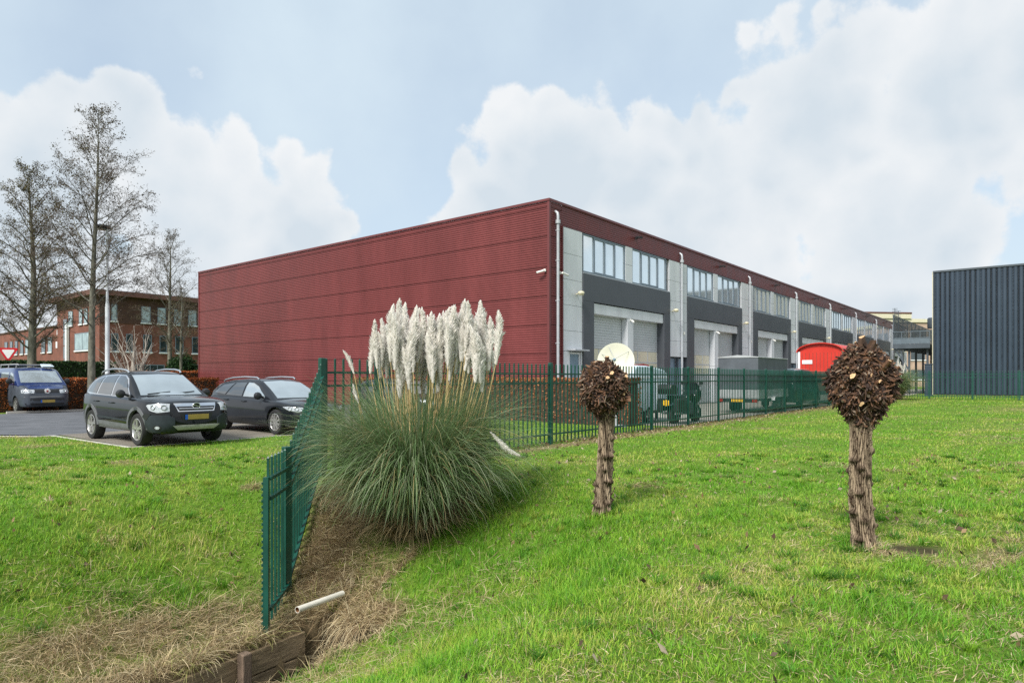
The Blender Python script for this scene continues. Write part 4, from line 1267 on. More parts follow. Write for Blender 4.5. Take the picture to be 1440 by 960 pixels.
def clump_set():
    out = []
    for y0, y1, dens in ((2.7, 5, 34), (5, 8, 24), (8, 13, 10)):
        w0 = .9 * y1 + 1.0; n = int((y1 - y0) * 2 * w0 * dens)
        x = rng.uniform(-w0, w0, n); y = rng.uniform(y0, y1, n); k = lawn_mask(x, y) & (np.abs(x) < .86 * y + .9)
        out.append(np.stack([x[k], y[k]], 1))
    c = np.concatenate(out); c = c[wob(c[:, 0], c[:, 1], 1.4, 2.8) + .5 * wob(c[:, 0], c[:, 1], 4, 1.1) > rng.uniform(-1.0, .7, len(c))]
    for tx_, ty_ in ((.140 * 7.7, 7.7), (.5313 * 6.05, 6.05)):
        aa = rng.uniform(0, 6.28, 22); r_ = rng.uniform(.10, .24, 22); c = np.concatenate([c, np.stack([tx_ + r_ * np.cos(aa), ty_ + r_ * np.sin(aa)], 1)])
    dr_ = dryness(c[:, 0], c[:, 1]); straw = rng.random(len(c)) < np.where(dr_ > .2, dr_ * .9, .03)
    res = []
    for flag in (False, True):
        cc = c[straw == flag]; m = rng.integers(26, 80, len(cc)); i = np.repeat(np.arange(len(cc)), m); n = len(i)
        rad = rng.uniform(.025, .095, len(cc))[i] * (1.5 if flag else 1); a = rng.uniform(0, 2 * np.pi, n); r = rad * np.sqrt(rng.random(n))
        x = cc[i, 0] + r * np.cos(a); y = cc[i, 1] + r * np.sin(a); f = np.maximum(1, y / 5.5)
        base = np.stack([x, y, terr(x, y) - .006], 1)
        if flag:
            pal = np.array([(.56, .45, .26), (.66, .56, .36), (.44, .34, .19), (.38, .38, .13)]); L_ = (rng.uniform(.05, .12, len(cc)) + rng.uniform(.04, .22, len(cc)) * sstep((dryness(cc[:, 0], cc[:, 1]) - .5) / .35) * (cc[:, 0] < -.6))[i] * rng.uniform(.5, 1.2, n)
            th0 = rng.uniform(.2, 1.3, n); th1 = th0 + rng.uniform(.5, 1.5, n); comb = rng.uniform(0, 6.28, len(cc))[i]; az = np.where(rng.random(n) < .6, comb + rng.normal(0, .5, n), a)
        else:
            pal = np.array([(.045, .155, .012), (.08, .25, .015), (.14, .34, .022), (.23, .42, .035), (.38, .44, .08)]); L_ = rng.uniform(.05, .125, len(cc))[i] * rng.uniform(.5, 1.25, n)
            th0 = rng.uniform(.05, .5, n) + 4 * r * rng.random(n); th1 = th0 + rng.uniform(.4, 1.5, n); az = a + rng.normal(0, .6, n) + .0
        ci = rng.integers(0, len(pal), len(cc))[i]; ci = np.where(rng.random(n) < .2, rng.integers(0, len(pal), n), ci)
        res.append(ribbons(base, az, th0, th1, L_, .0044 * rng.uniform(.6, 1.35, n) * f ** .9, 4, pal[ci] * rng.uniform(.75, 1.2, (n, 1)), pw=1.0))
    return res


def merge(A, B_):
    return np.concatenate([A[0], B_[0]]), np.concatenate([A[1], B_[1] + len(A[0])]), np.concatenate([A[2], B_[2]])


CL_G, CL_S = clump_set()
V, Qd, c = merge(blade_set(~isdry, 3, False), CL_G)
tag(np_obj('grass', V, Qd, col=c, mat=M['grass']), 'mown green grass with longer tufts and yellowed patches', 'grass', kind='stuff')
# extra matted straw where the bank is bare
n = 60000; ex = rng.uniform(-6.2, -.6, n); ey = rng.uniform(4.4, 10.6, n)
k = (dryness(ex, ey) > rng.uniform(.35, .95, n)) & lawn_mask(ex, ey); ex, ey = ex[k], ey[k]; n = len(ex)
pal = np.array([(.58, .47, .28), (.66, .56, .36), (.46, .36, .20), (.36, .26, .14), (.24, .16, .09)])
az_ = np.where(rng.random(n) < .5, math.atan2(-.55, .85) + 1.1 * wob(ex, ey, 2.9, 1) + rng.normal(0, .45, n), rng.uniform(0, 6.28, n))
t0 = rng.uniform(.85, 1.6, n)
XS = ribbons(np.stack([ex, ey, terr(ex, ey) + rng.uniform(0, .05, n)], 1), az_, t0, t0 + rng.uniform(-.1, .8, n), rng.uniform(.06, .26, n), rng.uniform(.003, .0075, n), 3, pal[rng.integers(0, 5, n)] * rng.uniform(.8, 1.15, (n, 1)), pw=1.0)
n = 420; w_ = rng.uniform(-.02, .95, n); s_ = np.where(w_ < .72, rng.uniform(1.44, 1.62, n), rng.uniform(.2, 1.5, n)); w_ = np.where(s_ < 1.44, rng.uniform(.76, .92, n), w_)
hx, hy = PLK[0] + NX[0] * w_ - AX[0] * s_, PLK[1] + NX[1] * w_ - AX[1] * s_
t0 = rng.uniform(.9, 1.5, n)
XH = ribbons(np.stack([hx, hy, terr(hx, hy) + .01], 1), math.atan2(AX[1], AX[0]) + rng.normal(0, .5, n), t0, rng.uniform(2.4, 3.0, n), rng.uniform(.12, .42, n), rng.uniform(.003, .007, n), 5, pal[rng.integers(0, 5, n)] * rng.uniform(.7, 1.1, (n, 1)), pw=.6)
V, Qd, c = merge(merge(merge(blade_set(isdry, 3, True), CL_S), XS), XH)
tag(np_obj('dry_grass', V, Qd, col=c, mat=M['leaf_dry']), 'matted straw coloured dead grass on the ditch banks', 'dry grass', kind='stuff')

# dead leaves along the fence foot and here and there on the lawn
n = 2600
t = rng.uniform(-5.5, 30, n); off = -rng.gamma(1.4, .28, n) + .25
lp = FP[None] + UF[None] * t[:, None] - UW[None] * -1 * off[:, None] * 1.0
n2 = 900
lx = rng.uniform(-6, 9, n2); ly = rng.uniform(3.2, 13, n2)
pp = np.concatenate([lp, np.stack([lx, ly], 1)])
pp = pp[lawn_mask(pp[:, 0], pp[:, 1])]
P3 = np.stack([pp[:, 0], pp[:, 1], terr(pp[:, 0], pp[:, 1]) + rng.uniform(.01, .05, len(pp))], 1)
V, Qd, c = leaf_cloud(len(P3), lambda n: P3, .032, [(.20, .12, .06), (.30, .20, .11), (.13, .08, .05), (.42, .34, .25), (.09, .06, .04)])
tag(np_obj('fallen_leaves', V, Qd, col=c, mat=M['leaf_dry']), 'brown dead leaves littered along the foot of the fence', 'leaves', kind='stuff')

# ================================================================== planks, pipe, lamp, sign
def pls(w, s, z): return (PLK[0] + NX[0] * w - AX[0] * s, PLK[1] + NX[1] * w - AX[1] * s, z)


rw = thing('plank_revetment', 'weathered timber plank edging holding the bank at the head of the ditch', 'timber edging', pls(0, 0, -1.2))
pang = math.atan2(-AX[1], -AX[0])
rw.rotation_euler = (0, 0, pang)
for z0, z1, x1 in ((-.26, -.02, 1.27), (-.56, -.275, 1.22), (-.9, -.575, 1.2)):
    b = MB(); N_ = 14
    for k in range(0): pass
    b.box(-2.6, x1, -.02, .025, z0, z1 + 0)
    o = b.build('plank', M['wood'], rw, bevel=.008)
b = MB(); b.box(.44, .54, -.13, -.024, -.9, .03); b.build('post', M['wood_post'], rw, bevel=.012)
b = MB(); b.box(-.9, -.80, -.13, -.024, -.9, .0); b.build('post', M['wood_post'], rw, bevel=.012)

pa = Vector(((418 - 720) / 926 * 6.95, 6.95, 0)); pb = Vector(((482 - 720) / 926 * 7.55, 7.55, 0))
pa.z = 1.55 - (857 - 530) / 926 * 6.95; pb.z = max(1.55 - (834 - 530) / 926 * 7.55, H(pb.x, pb.y) - .02)
b = MB(); b.tube([pa, pb], .034, 20, cap=False); b.tube([pa + (pb - pa) * .01, pb], .029, 20, 1, cap=False)
dd = (pb - pa).normalized(); e1 = dd.orthogonal().normalized(); e2 = dd.cross(e1)
ring = [pa + (e1 * math.cos(t * .314159) + e2 * math.sin(t * .314159)) * r for r in (.034, .029) for t in range(20)]
b.add(ring, [(k, (k + 1) % 20, 20 + (k + 1) % 20, 20 + k) for k in range(20)])
po = b.build('drain_pipe', [M['pipe'], M['pipe_in']], None, smooth=50)
tag(po, 'short pale plastic drain pipe lying in the dry grass beside the fence end', 'pipe')

lx, ly = (151 - 720) / 926 * 31, 31
ph = 1.55 + (530 - 322) / 926 * 31
lamp = thing('street_lamp', 'tall pale street lamp with a dark flat head by the road', 'street lamp', (lx, ly, 0))
b = MB(); b.tube([(0, 0, 0), (0, 0, .05), (0, 0, 4.9), (0, 0, 5.15), (0, 0, ph)], [.105, .10, .095, .06, .045], 16); b.build('pole', M['pale_post'], lamp, smooth=40)
b = MB(); b.lathe([(0, -.02), (.16, -.03), (.30, .02), (.34, .08), (.28, .16), (.12, .20), (0, .205)], (-.20, 0, ph), 'z', 22); b.box(-.05, .14, -.05, .05, ph + .0, ph + .10)
b.build('lamp_head', M['black'], lamp, smooth=40)
b = MB(); b.lathe([(0, -.045), (.2, -.04), (.2, -.025)], (-.20, 0, ph), 'z', 18); b.build('lens', M['pale_office_glass'], lamp)

sx, sy = (12 - 720) / 926 * 39, 39
sg = thing('yield_sign', 'red and white triangular yield sign with a small white bicycle plate above the blue van', 'road sign', (sx, sy, 0), R(25))
b = MB(); b.tube([(0, 0, 0), (0, 0, 3.2)], .035, 10); b.build('pole', M['sign_grey'], sg)


def tri(b, r, y0, y1, zc, m=0):
    ps = []
    for k in range(3):
        a = -math.pi / 2 + k * 2 * math.pi / 3
        for da in (-.16, 0, .16):
            rr = r * (1.0 if da == 0 else .97); ps.append((rr * math.cos(a + da * .7), zc + rr * math.sin(a + da * .7)))
    b.prism(ps, lambda u, v, q: (u, y1 if q else y0, v), m)


b = MB(); tri(b, .52, -.05, -.07, 2.98); tb = b.build('sign_plate', M['sign_red'], sg)
b = MB(); tri(b, .33, -.072, -.078, 2.98); b.build('centre', M['sign_white'], tb)
b = MB(); b.box(-.26, .26, -.06, -.045, 1.98, 2.44); pt = b.build('bicycle_plate', M['sign_white'], sg)
b = MB()
for cx in (-.13, .13):
    b.lathe([(.06, -.066), (.085, -.066), (.085, -.062), (.06, -.062), (.06, -.066)], (cx, 0, 2.19), 'y', 16)
for p, q in (((-.13, 2.19), (-.04, 2.30)), ((-.04, 2.30), (.09, 2.31)), ((.09, 2.31), (.13, 2.19)), ((-.04, 2.30), (.0, 2.18)), ((.0, 2.18), (.09, 2.31)), ((-.13, 2.19), (.0, 2.18)), ((.09, 2.31), (.08, 2.36)), ((-.08, 2.33), (-.01, 2.33))):
    b.bar((p[0], -.064, p[1]), (q[0], -.064, q[1]), .004, .018)
for z in (2.04,):
    b.prism([(-.2, z), (-.14, z + .04), (-.14, z - .04)], lambda u, v, q: (u, -.066 + .004 * q, v)); b.prism([(.2, z), (.14, z + .04), (.14, z - .04)], lambda u, v, q: (u, -.066 + .004 * q, v)); b.box(-.14, .14, -.066, -.062, z - .012, z + .012)
b.build('bicycle_symbol', M['black'], pt)

# ================================================================== vehicles
def smooth_fn(pts, k=.05):
    xs = np.array([p[0] for p in pts]); ys = np.array([p[1] for p in pts])
    g = np.linspace(xs[0] - .4, xs[-1] + .4, 900)
    v = np.interp(g, xs, ys)
    n = max(1, int(k / (g[1] - g[0])))
    ker = np.exp(-np.linspace(-2, 2, 2 * n + 1) ** 2); ker /= ker.sum()
    vp = np.pad(v, n, mode='edge'); v = np.convolve(vp, ker, 'valid')
    return lambda x: float(np.interp(x, g, v))


def bvh_of(o):
    me = o.data
    return BVHTree.FromPolygons([tuple(v.co) for v in me.vertices], [tuple(p.vertices) for p in me.polygons])


def decal(bvhs, poly, org, right, up, d, off, mat, name, parent, cuts=3, rim=.02, smooth=True):
    """thin shell: outline poly (u, v) in the plane (org, right, up), pressed along d onto the body"""
    org, right, up, d = map(Vector, (org, right, up, d)); d = d.normalized()
    bm = bmesh.new()
    vs = [bm.verts.new((u, v, 0)) for u, v in poly]
    f = bm.faces.new(vs)
    bmesh.ops.triangulate(bm, faces=[f])
    for _ in range(cuts):
        bmesh.ops.subdivide_edges(bm, edges=[e for e in bm.edges if e.calc_length() > .09], cuts=1, use_grid_fill=True)
    bmesh.ops.triangulate(bm, faces=bm.faces)
    for v in bm.verts:
        p = org + right * v.co.x + up * v.co.y
        best = None
        for t in bvhs:
            h = t.ray_cast(p - d * 6, d)
            if h[0] is not None and (best is None or h[3] < best[3]): best = h
        if best is None:
            for t in bvhs:
                h = t.find_nearest(p)
                if h[0] is not None and (best is None or h[3] < best[3]): best = h
        nn = best[1] if best[1].dot(d) < 0 else -best[1]
        v.co = best[0] + nn * off
    r = bmesh.ops.extrude_face_region(bm, geom=list(bm.faces))
    old = [g for g in r['geom'] if isinstance(g, bmesh.types.BMVert)]
    for v in old: v.co = v.co + d * rim
    bmesh.ops.recalc_face_normals(bm, faces=bm.faces)
    me = bpy.data.meshes.new(name); bm.to_mesh(me); bm.free(); me.materials.append(mat)
    if smooth:
        me.polygons.foreach_set('use_smooth', [True] * len(me.polygons)); me.set_sharp_from_angle(angle=R(40))
    o = bpy.data.objects.new(name, me); C.objects.link(o); o.parent = parent
    return o


def wheel_parts(r, w, spokes, rimmat, twin=True):
    t = MB(); t.lathe([(r * .66, -w * .42), (r * .80, -w * .5), (r * .95, -w * .47), (r, -w * .32), (r, w * .32), (r * .95, w * .47), (r * .80, w * .5), (r * .66, w * .42), (r * .66, -w * .42)], ax='y', n=40)
    q = MB()
    q.lathe([(r * .69, w * .44), (r * .665, w * .46), (r * .63, w * .40), (r * .60, w * .05), (r * .60, -w * .4)], ax='y', n=40)
    q.lathe([(0, w * .40), (r * .12, w * .40), (r * .17, w * .34), (r * .17, w * .0)], ax='y', n=18)
    for k in range(spokes):
        a = 2 * math.pi * k / spokes
        for da in ((-.13, .13) if twin else (0,)):
            c = a + da
            p0 = Vector((math.sin(a + da * .6) * r * .13, w * .34, math.cos(a + da * .6) * r * .13)); p1 = Vector((math.sin(c) * r * .64, w * .38, math.cos(c) * r * .64))
            q.bar(p0, p1, .035 if twin else .05, w * .16, up=(0, 1, 0))
    h = MB(); h.lathe([(0, w * .04), (r * .58, w * .04), (r * .58, -w * .3), (0, -w * .3)], ax='y', n=30)
    return t, q, h


def make_car(name, label, cat, x, y, fwd, S):
    ang = math.atan2(fwd[1], fwd[0])
    root = thing(name, label, cat, (x, y, .018), ang)
    L2 = S['L'] / 2; W2 = S['W'] / 2
    w = smooth_fn(S['w']); z0 = smooth_fn(S['z0']); zs = smooth_fn(S['zs'], .035); zr = smooth_fn(S['zr'], S.get('rk', .05))
    cr = S.get('crown', .05); bod = S['paint']
    xs = [L2 * math.sin(u * math.pi / 2) for u in np.linspace(-1, 1, 61)]
    ring = []
    for xx in xs:
        a, b, ww = z0(xx), zs(xx), w(xx); h = b - a
        sh = S.get('shoulder', .035)
        half = [(0, a), (ww * .80, a), (ww * .93, a + .03), (ww * .975, a + .10 * h + .02), (ww * .993, a + .30 * h), (ww, a + .50 * h), (ww * .997, a + .66 * h), (ww * .985, a + .80 * h), (ww * .965, b - sh * 1.6), (ww * .945, b - sh * .55), (ww * .91, b - sh * .1), (ww * .84, b + cr * .18), (ww * .6, b + cr * .62), (ww * .3, b + cr * .92), (0, b + cr)]
        pts = [(xx, yy, zz) for yy, zz in half] + [(xx, -yy, zz) for yy, zz in half[-2:0:-1]]
        ring.append(pts)
    m = len(ring[0]); vs = [p for r_ in ring for p in r_]
    fs = [(i * m + k, i * m + (k + 1) % m, (i + 1) * m + (k + 1) % m, (i + 1) * m + k) for i in range(len(xs) - 1) for k in range(m)]
    fs += [tuple(range(m - 1, -1, -1)), tuple(range((len(xs) - 1) * m, len(xs) * m))]
    b = MB(); b.add(vs, fs); body = b.build('body', [M[bod], M['black']], root)
    # wheel wells cut out of the body
    wr = S['r']; cut = MB()
    for ax_ in S['axles']:
        for sg_ in (-1, 1):
            cut.lathe([(0, sg_ * (W2 - .36)), (wr * S.get('well', 1.17), sg_ * (W2 - .36)), (wr * S.get('well', 1.17), sg_ * (W2 + .3)), (0, sg_ * (W2 + .3))], (ax_, 0, wr + .015), 'y', 36)
    co = cut.build('cutter', [M[bod], M['black']], root)
    co.data.polygons.foreach_set('material_index', [1] * len(co.data.polygons))
    bo_ = body.modifiers.new('cut', 'BOOLEAN'); bo_.operation = 'DIFFERENCE'; bo_.object = co; bo_.solver = 'EXACT'
    root_loc = root.matrix_world.copy()
    bpy.context.view_layer.update()
    dg = bpy.context.evaluated_depsgraph_get()
    me = bpy.data.meshes.new_from_object(body.evaluated_get(dg))
    body.modifiers.clear(); body.data = me; bpy.data.objects.remove(co)
    me.polygons.foreach_set('use_smooth', [True] * len(me.polygons)); me.set_sharp_from_angle(angle=R(38))
    # greenhouse
    gx0, gx1 = S['zr'][0][0], S['zr'][-1][0]
    xs2 = np.linspace(gx0, gx1, 46); ring = []
    tum = S.get('tumble', .30)
    for xx in xs2:
        zb = zs(xx) - .05; zt_ = max(zr(xx), zb + .06); hh = zt_ - zb; q = min(1, hh / .35)
        wb_ = w(xx) * S.get('gw', .925); wt_ = wb_ - tum * hh
        half = [(0, zb), (wb_, zb), (wb_ - tum * hh * .30 + .010 * q, zb + hh * .34), (wb_ - tum * hh * .62 + .012 * q, zb + hh * .66), (wt_ + .012 * q, zt_ - .085 * q), (wt_ - .02 * q, zt_ - .04 * q), (wt_ - .075 * q, zt_ - .012 * q), (wt_ - .17 * q, zt_), (wt_ * .5, zt_ + .018 * q), (0, zt_ + .024 * q)]
        ring.append([(xx, yy, zz) for yy, zz in half] + [(xx, -yy, zz) for yy, zz in half[-2:0:-1]])
    m = len(ring[0]); vs = [p for r_ in ring for p in r_]
    fs = [(i * m + k, i * m + (k + 1) % m, (i + 1) * m + (k + 1) % m, (i + 1) * m + k) for i in range(len(xs2) - 1) for k in range(m)]
    fs += [tuple(range(m - 1, -1, -1)), tuple(range((len(xs2) - 1) * m, len(xs2) * m))]
    b = MB(); b.add(vs, fs); cab = b.build('roof', M[S.get('roofpaint', bod)], root, smooth=38)
    TB = [bvh_of(body)]; TC = [bvh_of(cab)]; TA = TB + TC
    SIDE = {1: ((0, 0, 0), (1, 0, 0), (0, 0, 1), (0, -1, 0)), -1: ((0, 0, 0), (1, 0, 0), (0, 0, 1), (0, 1, 0))}
    FRONT = ((0, 0, 0), (0, 1, 0), (0, 0, 1), (-1, 0, 0)); REAR = ((0, 0, 0), (0, 1, 0), (0, 0, 1), (1, 0, 0))
    for sg_ in (1, -1):
        if 'wtrim' in S: decal(TC, S['wtrim'], *SIDE[sg_], .004, M['chrome'], 'window_trim', root)
        for poly, g in S['windows']:
            decal(TC, poly, *SIDE[sg_], .009, M[g], 'side_window', root)
        for poly, g, nm, off in S.get('side', []):
            decal(TB, poly, *SIDE[sg_], off, M[g], nm, root)
        for seam in S.get('seams', []):
            b = MB()
            pts = []
            for (u, v) in seam:
                h = TB[0].ray_cast(Vector((u, 3 * sg_, v)), Vector((0, -sg_, 0)))
                if h[0] is not None: pts.append(h[0] + Vector((0, sg_ * .000, 0)))
            if len(pts) > 1:
                b.tube(pts, .004, 5); b.build('door_seam', M['black'], root)
        for (u, v) in S.get('handles', []):
            h = TB[0].ray_cast(Vector((u, 3 * sg_, v)), Vector((0, -sg_, 0)))
            if h[0] is not None:
                b = MB(); yy = h[0].y; b.tube([(u - .11, yy, v), (u - .09, yy + sg_ * .035, v), (u + .09, yy + sg_ * .035, v), (u + .11, yy, v)], .014, 6); b.build('door_handle', M[bod], root, smooth=50)
        # diagonal view for lamps wrapping round the corner
        dg_ = Vector((-1, -sg_, 0)).normalized(); rt = Vector((-1, sg_, 0)).normalized()
        for poly, g, nm, off in S.get('corner', []):
            o_ = decal(TB, poly, (0, 0, 0), rt, (0, 0, 1), dg_, off, M[g], nm, root)
            if nm == 'headlight':
                cu = sum(p[0] for p in poly) / len(poly); cv = sum(p[1] for p in poly) / len(poly)
                for du in S.get('bulbs', (-.08, .1)):
                    h = TB[0].ray_cast(rt * (cu + du) + Vector((0, 0, cv)) - dg_ * 5, dg_)
                    if h[0] is not None:
                        b = MB(); b.lathe([(0, .0), (.035, .0), (.052, .012), (.058, .022), (.050, .026)], ax='z', n=16)
                        bl = b.build('bulb', M['lens_dim'], o_, smooth=50); nn = h[1] if h[1].dot(dg_) < 0 else -h[1]
                        bl.location = h[0] + nn * (off - .012); bl.rotation_mode = 'QUATERNION'; bl.rotation_quaternion = Vector((0, 0, 1)).rotation_difference(nn)
        # mirror
        mx, mz = S['mirror']
        h = TA[1].ray_cast(Vector((mx, 3 * sg_, mz + .06)), Vector((0, -sg_, 0)))
        my = abs(h[0].y) if h[0] is not None else W2 * .85
        b = MB(); b.tube([(mx, sg_ * (my - .03), mz), (mx - .01, sg_ * (my + .10), mz + .03)], [.035, .03], 8)
        s_ = S.get('msize', 1)
        b.tube([(mx + .07, sg_ * (my + .17), mz + .05), (mx + .05, sg_ * (my + .17), mz + .05), (mx - .02, sg_ * (my + .17), mz + .05), (mx - .06, sg_ * (my + .17), mz + .05)], [.03 * s_, .085 * s_, .105 * s_, .10 * s_], 12)
        b.build('mirror', M[S.get('mpaint', 'black')], root, smooth=50)
        if 'rails' in S:
            pts = [(u, sg_ * v, zz) for u, v, zz in S['rails']]
            b = MB(); b.tube(pts, .022, 8); b.build('roof_rail', M['chrome'], root, smooth=50)
        if S.get('arch'):
            for ax_ in S['axles']:
                b = MB(); R1 = wr * 1.15; R2 = wr * 1.36; N_ = 22
                vs_ = []; a0, a1 = .0, math.pi
                for i in range(N_ + 1):
                    t = a0 + (a1 - a0) * i / N_
                    for rr, outk in ((R1, .02), (R2, .018), (R2 + .012, -.03), (R1, -.05)):
                        xx = ax_ + rr * math.cos(t); zz = wr + .015 + rr * math.sin(t)
                        zq = min(max(zz, .30), 1.0); h = TB[0].ray_cast(Vector((ax_ + R2 * 1.05 * math.cos(t), 3 * sg_, max(zq, .42))), Vector((0, -sg_, 0)))
                        yb = abs(h[0].y) if h[0] is not None else W2
                        if yb < W2 * .7: yb = W2 * .93
                        vs_.append((xx, sg_ * (yb + outk), zz))
                fs_ = [(i * 4 + k, i * 4 + (k + 1) % 4, (i + 1) * 4 + (k + 1) % 4, (i + 1) * 4 + k) for i in range(N_) for k in range(4)]
                fs_ += [(0, 1, 2, 3), tuple(N_ * 4 + k for k in (3, 2, 1, 0))]
                b.add(vs_, fs_); b.build('wheel_arch', M[S['arch']], root, smooth=40)
    for poly, g, nm, off in S.get('front', []):
        decal(TA, poly, *FRONT, off, M[g], nm, root)
    for poly, g, nm, off in S.get('rear', []):
        decal(TA, poly, *REAR, off, M[g], nm, root)
    # number plate front
    pz, pw_ = S['plate']
    h = TB[0].ray_cast(Vector((6, 0, pz)), Vector((-1, 0, 0))); hx = h[0].x + S.get('plate_out', .02)
    b = MB(); b.box(hx, hx + .012, -.21, .26, pz - .055, pz + .055); pl_ = b.build('number_plate', M['plate'], root, bevel=.003)
    b = MB(); b.box(hx, hx + .012, -.26, -.211, pz - .055, pz + .055); b.build('country_band', M['plate_blue'], pl_)
    for fn_ in S.get('extra', []): fn_(root, TB, TC)
    t, q, hb = wheel_parts(wr, S.get('tw', .225), S.get('spokes', 5), S.get('rim', 'alloy'), S.get('twin', True))
    first = None
    for ax_ in S['axles']:
        for sg_ in (1, -1):
            if first is None:
                e = bpy.data.objects.new('wheel', None); C.objects.link(e); e.parent = root; e.empty_display_size = .2
                t.build('tyre', M['tyre'], e, smooth=40); q.build('rim', M[S.get('rim', 'alloy')], e, smooth=35); hb.build('brake_disc', M['black'], e, smooth=40); first = e
            else:
                e = copy_tree(first, root)
            e.location = (ax_, sg_ * (W2 - S.get('tw', .225) / 2 - .015), wr - .003); e.rotation_euler = (0, 0, 0 if sg_ > 0 else math.pi)
    return root


FWD = -UW


def emblem_ring(root, TB, TC):
    h = TB[0].ray_cast(Vector((6, 0, .885)), Vector((-1, 0, 0))); x = h[0].x + .03
    b = MB()
    pts = [(x, .078 * math.cos(t), .885 + .068 * math.sin(t)) for t in np.linspace(0, 2 * math.pi, 25)]
    b.tube(pts, .011, 6)
    b.prism([(-.075, .015), (.01, .022), (-.005, .004), (.075, -.004), (.0, -.022), (.008, -.004)], lambda u, v, q: (x - .006 + .012 * q, u, .885 + v))
    b.build('emblem', M['chrome'], root, smooth=40)
    b = MB(); b.lathe([(0, -.012), (.07, -.012), (.07, .002), (0, .002)], (x - .01, 0, .885), 'x', 20); b.build('emblem_back', M['black'], root)
    # wipers
    b = MB()
    for y0, y1 in ((-.55, -.02), (.0, .55)):
        p = []
        for k in range(5):
            yy = y0 + (y1 - y0) * k / 4; h = TC[0].ray_cast(Vector((6, yy, 1.13 + .012 * k)), Vector((-1, 0, 0)))
            if h[0] is not None: p.append(h[0] + Vector((.015, 0, .012)))
        if len(p) > 1: b.tube(p, .011, 5)
    b.build('wiper', M['black'], root)


SUV = dict(L=4.575, W=1.85, r=.362, axles=(1.355, -1.352), paint='carblack', crown=.055, tumble=.34, arch='clad_light', spokes=5, rim='alloy', tw=.235,
    w=[(-2.29, .60), (-2.24, .74), (-2.12, .83), (-1.9, .885), (-1.4, .918), (-.2, .912), (.9, .918), (1.4, .92), (1.75, .90), (2.0, .85), (2.14, .775), (2.24, .66), (2.29, .50)],
    z0=[(-2.29, .55), (-2.2, .42), (-1.9, .33), (-1.0, .28), (1.0, .28), (1.8, .28), (2.1, .28), (2.22, .33), (2.29, .44)],
    zs=[(-2.29, .80), (-2.25, 1.02), (-2.1, 1.12), (-1.4, 1.12), (-.2, 1.09), (.9, 1.06), (1.2, 1.06), (1.6, 1.035), (1.9, .995), (2.1, .955), (2.2, .91), (2.26, .82), (2.29, .66)],
    zr=[(-2.20, 1.08), (-2.05, 1.30), (-1.90, 1.47), (-1.72, 1.555), (-1.3, 1.625), (-.5, 1.665), (.05, 1.655), (.30, 1.60), (.72, 1.36), (1.16, 1.05)],
    wtrim=[(.84, 1.075), (.80, 1.13), (.34, 1.50), (.12, 1.578), (-.4, 1.60), (-1.1, 1.575), (-1.62, 1.46), (-1.93, 1.16), (-1.6, 1.10), (-.3, 1.075)],
    windows=[([(.70, 1.10), (.70, 1.16), (.33, 1.47), (.12, 1.555), (-.16, 1.565), (-.20, 1.10)], 'glass_car'), ([(-.29, 1.10), (-.25, 1.57), (-.95, 1.55), (-1.10, 1.125)], 'glass_car'), ([(-1.19, 1.13), (-1.05, 1.545), (-1.58, 1.44), (-1.84, 1.17)], 'glass_car')],
    side=[([(.93, .33), (.93, .46), (-.93, .50), (-.93, .33)], 'clad_light', 'sill', .006), ([(.93, .52), (.93, .56), (-.93, .61), (-.93, .57)], 'clad', 'door_moulding', .012)],
    seams=[[(.80, 1.04), (.86, .8), (.84, .40)], [(-.24, 1.07), (-.24, .7), (-.22, .40)], [(-1.10, 1.09), (-1.06, .85), (-.93, .68)]],
    handles=[(-.05, .93), (-.98, .95)], mirror=(.72, 1.10), msize=.95,
    front=[([(-.70, 1.11), (.70, 1.11), (.585, 1.575), (0, 1.60), (-.585, 1.575)], 'screen_car', 'windscreen', .008),
           ([(-.47, .945), (.47, .945), (.40, .765), (-.40, .765)], 'chrome', 'grille_surround', .010), ([(-.425, .875), (.425, .875), (.375, .785), (-.375, .785)], 'black', 'grille', .018),
           ([(-.385, .838), (.385, .838), (.38, .826), (-.38, .826)], 'chrome', 'grille_bar', .026),
           ([(-.36, .725), (.36, .725), (.30, .56), (-.30, .56)], 'black', 'intake', .008),
           ([(-.52, .47), (.52, .47), (.40, .375), (-.40, .375)], 'skid', 'skid_plate', .024)],
    corner=[([(-1.19, .775), (-1.16, .935), (-.98, .95), (-.70, .925), (-.66, .90), (-.76, .80), (-.95, .75)], 'lens', 'headlight', .012),
            ([(-1.27, .30), (-1.28, .62), (-1.16, .70), (-.52, .70), (-.45, .42), (-.55, .30), (-.95, .27)], 'clad', 'bumper', .014),
            ([(-.80, .72), (-.62, .735), (-.56, .66), (-.68, .58)], 'black', 'bumper_vent', .018),
            ([(-1.05, .43), (-1.0, .48), (-.9, .48), (-.84, .43), (-.9, .37), (-1.0, .37)], 'black', 'fog_lamp_surround', .018), ([(-1.01, .43), (-.98, .46), (-.93, .46), (-.90, .43), (-.93, .395), (-.98, .395)], 'lens', 'fog_lamp', .026)],
    bulbs=(-.17, .06), rails=[(.18, .60, 1.635), (.10, .615, 1.69), (-.2, .625, 1.725), (-.7, .625, 1.735), (-1.2, .61, 1.705), (-1.45, .60, 1.655), (-1.52, .595, 1.60)], plate=(.645, .52), plate_out=.03, extra=[emblem_ring],
    rear=[([(-.6, 1.16), (.6, 1.16), (.5, 1.5), (-.5, 1.5)], 'glass_car', 'rear_window', .008), ([(-.26, .80), (.26, .80), (.26, .91), (-.26, .91)], 'plate', 'rear_number_plate', .01)])
make_car('suv', 'black SUV with roof rails and grey bumpers parked at the edge of the grass', 'car', -8.88, 16.27, FWD, SUV)


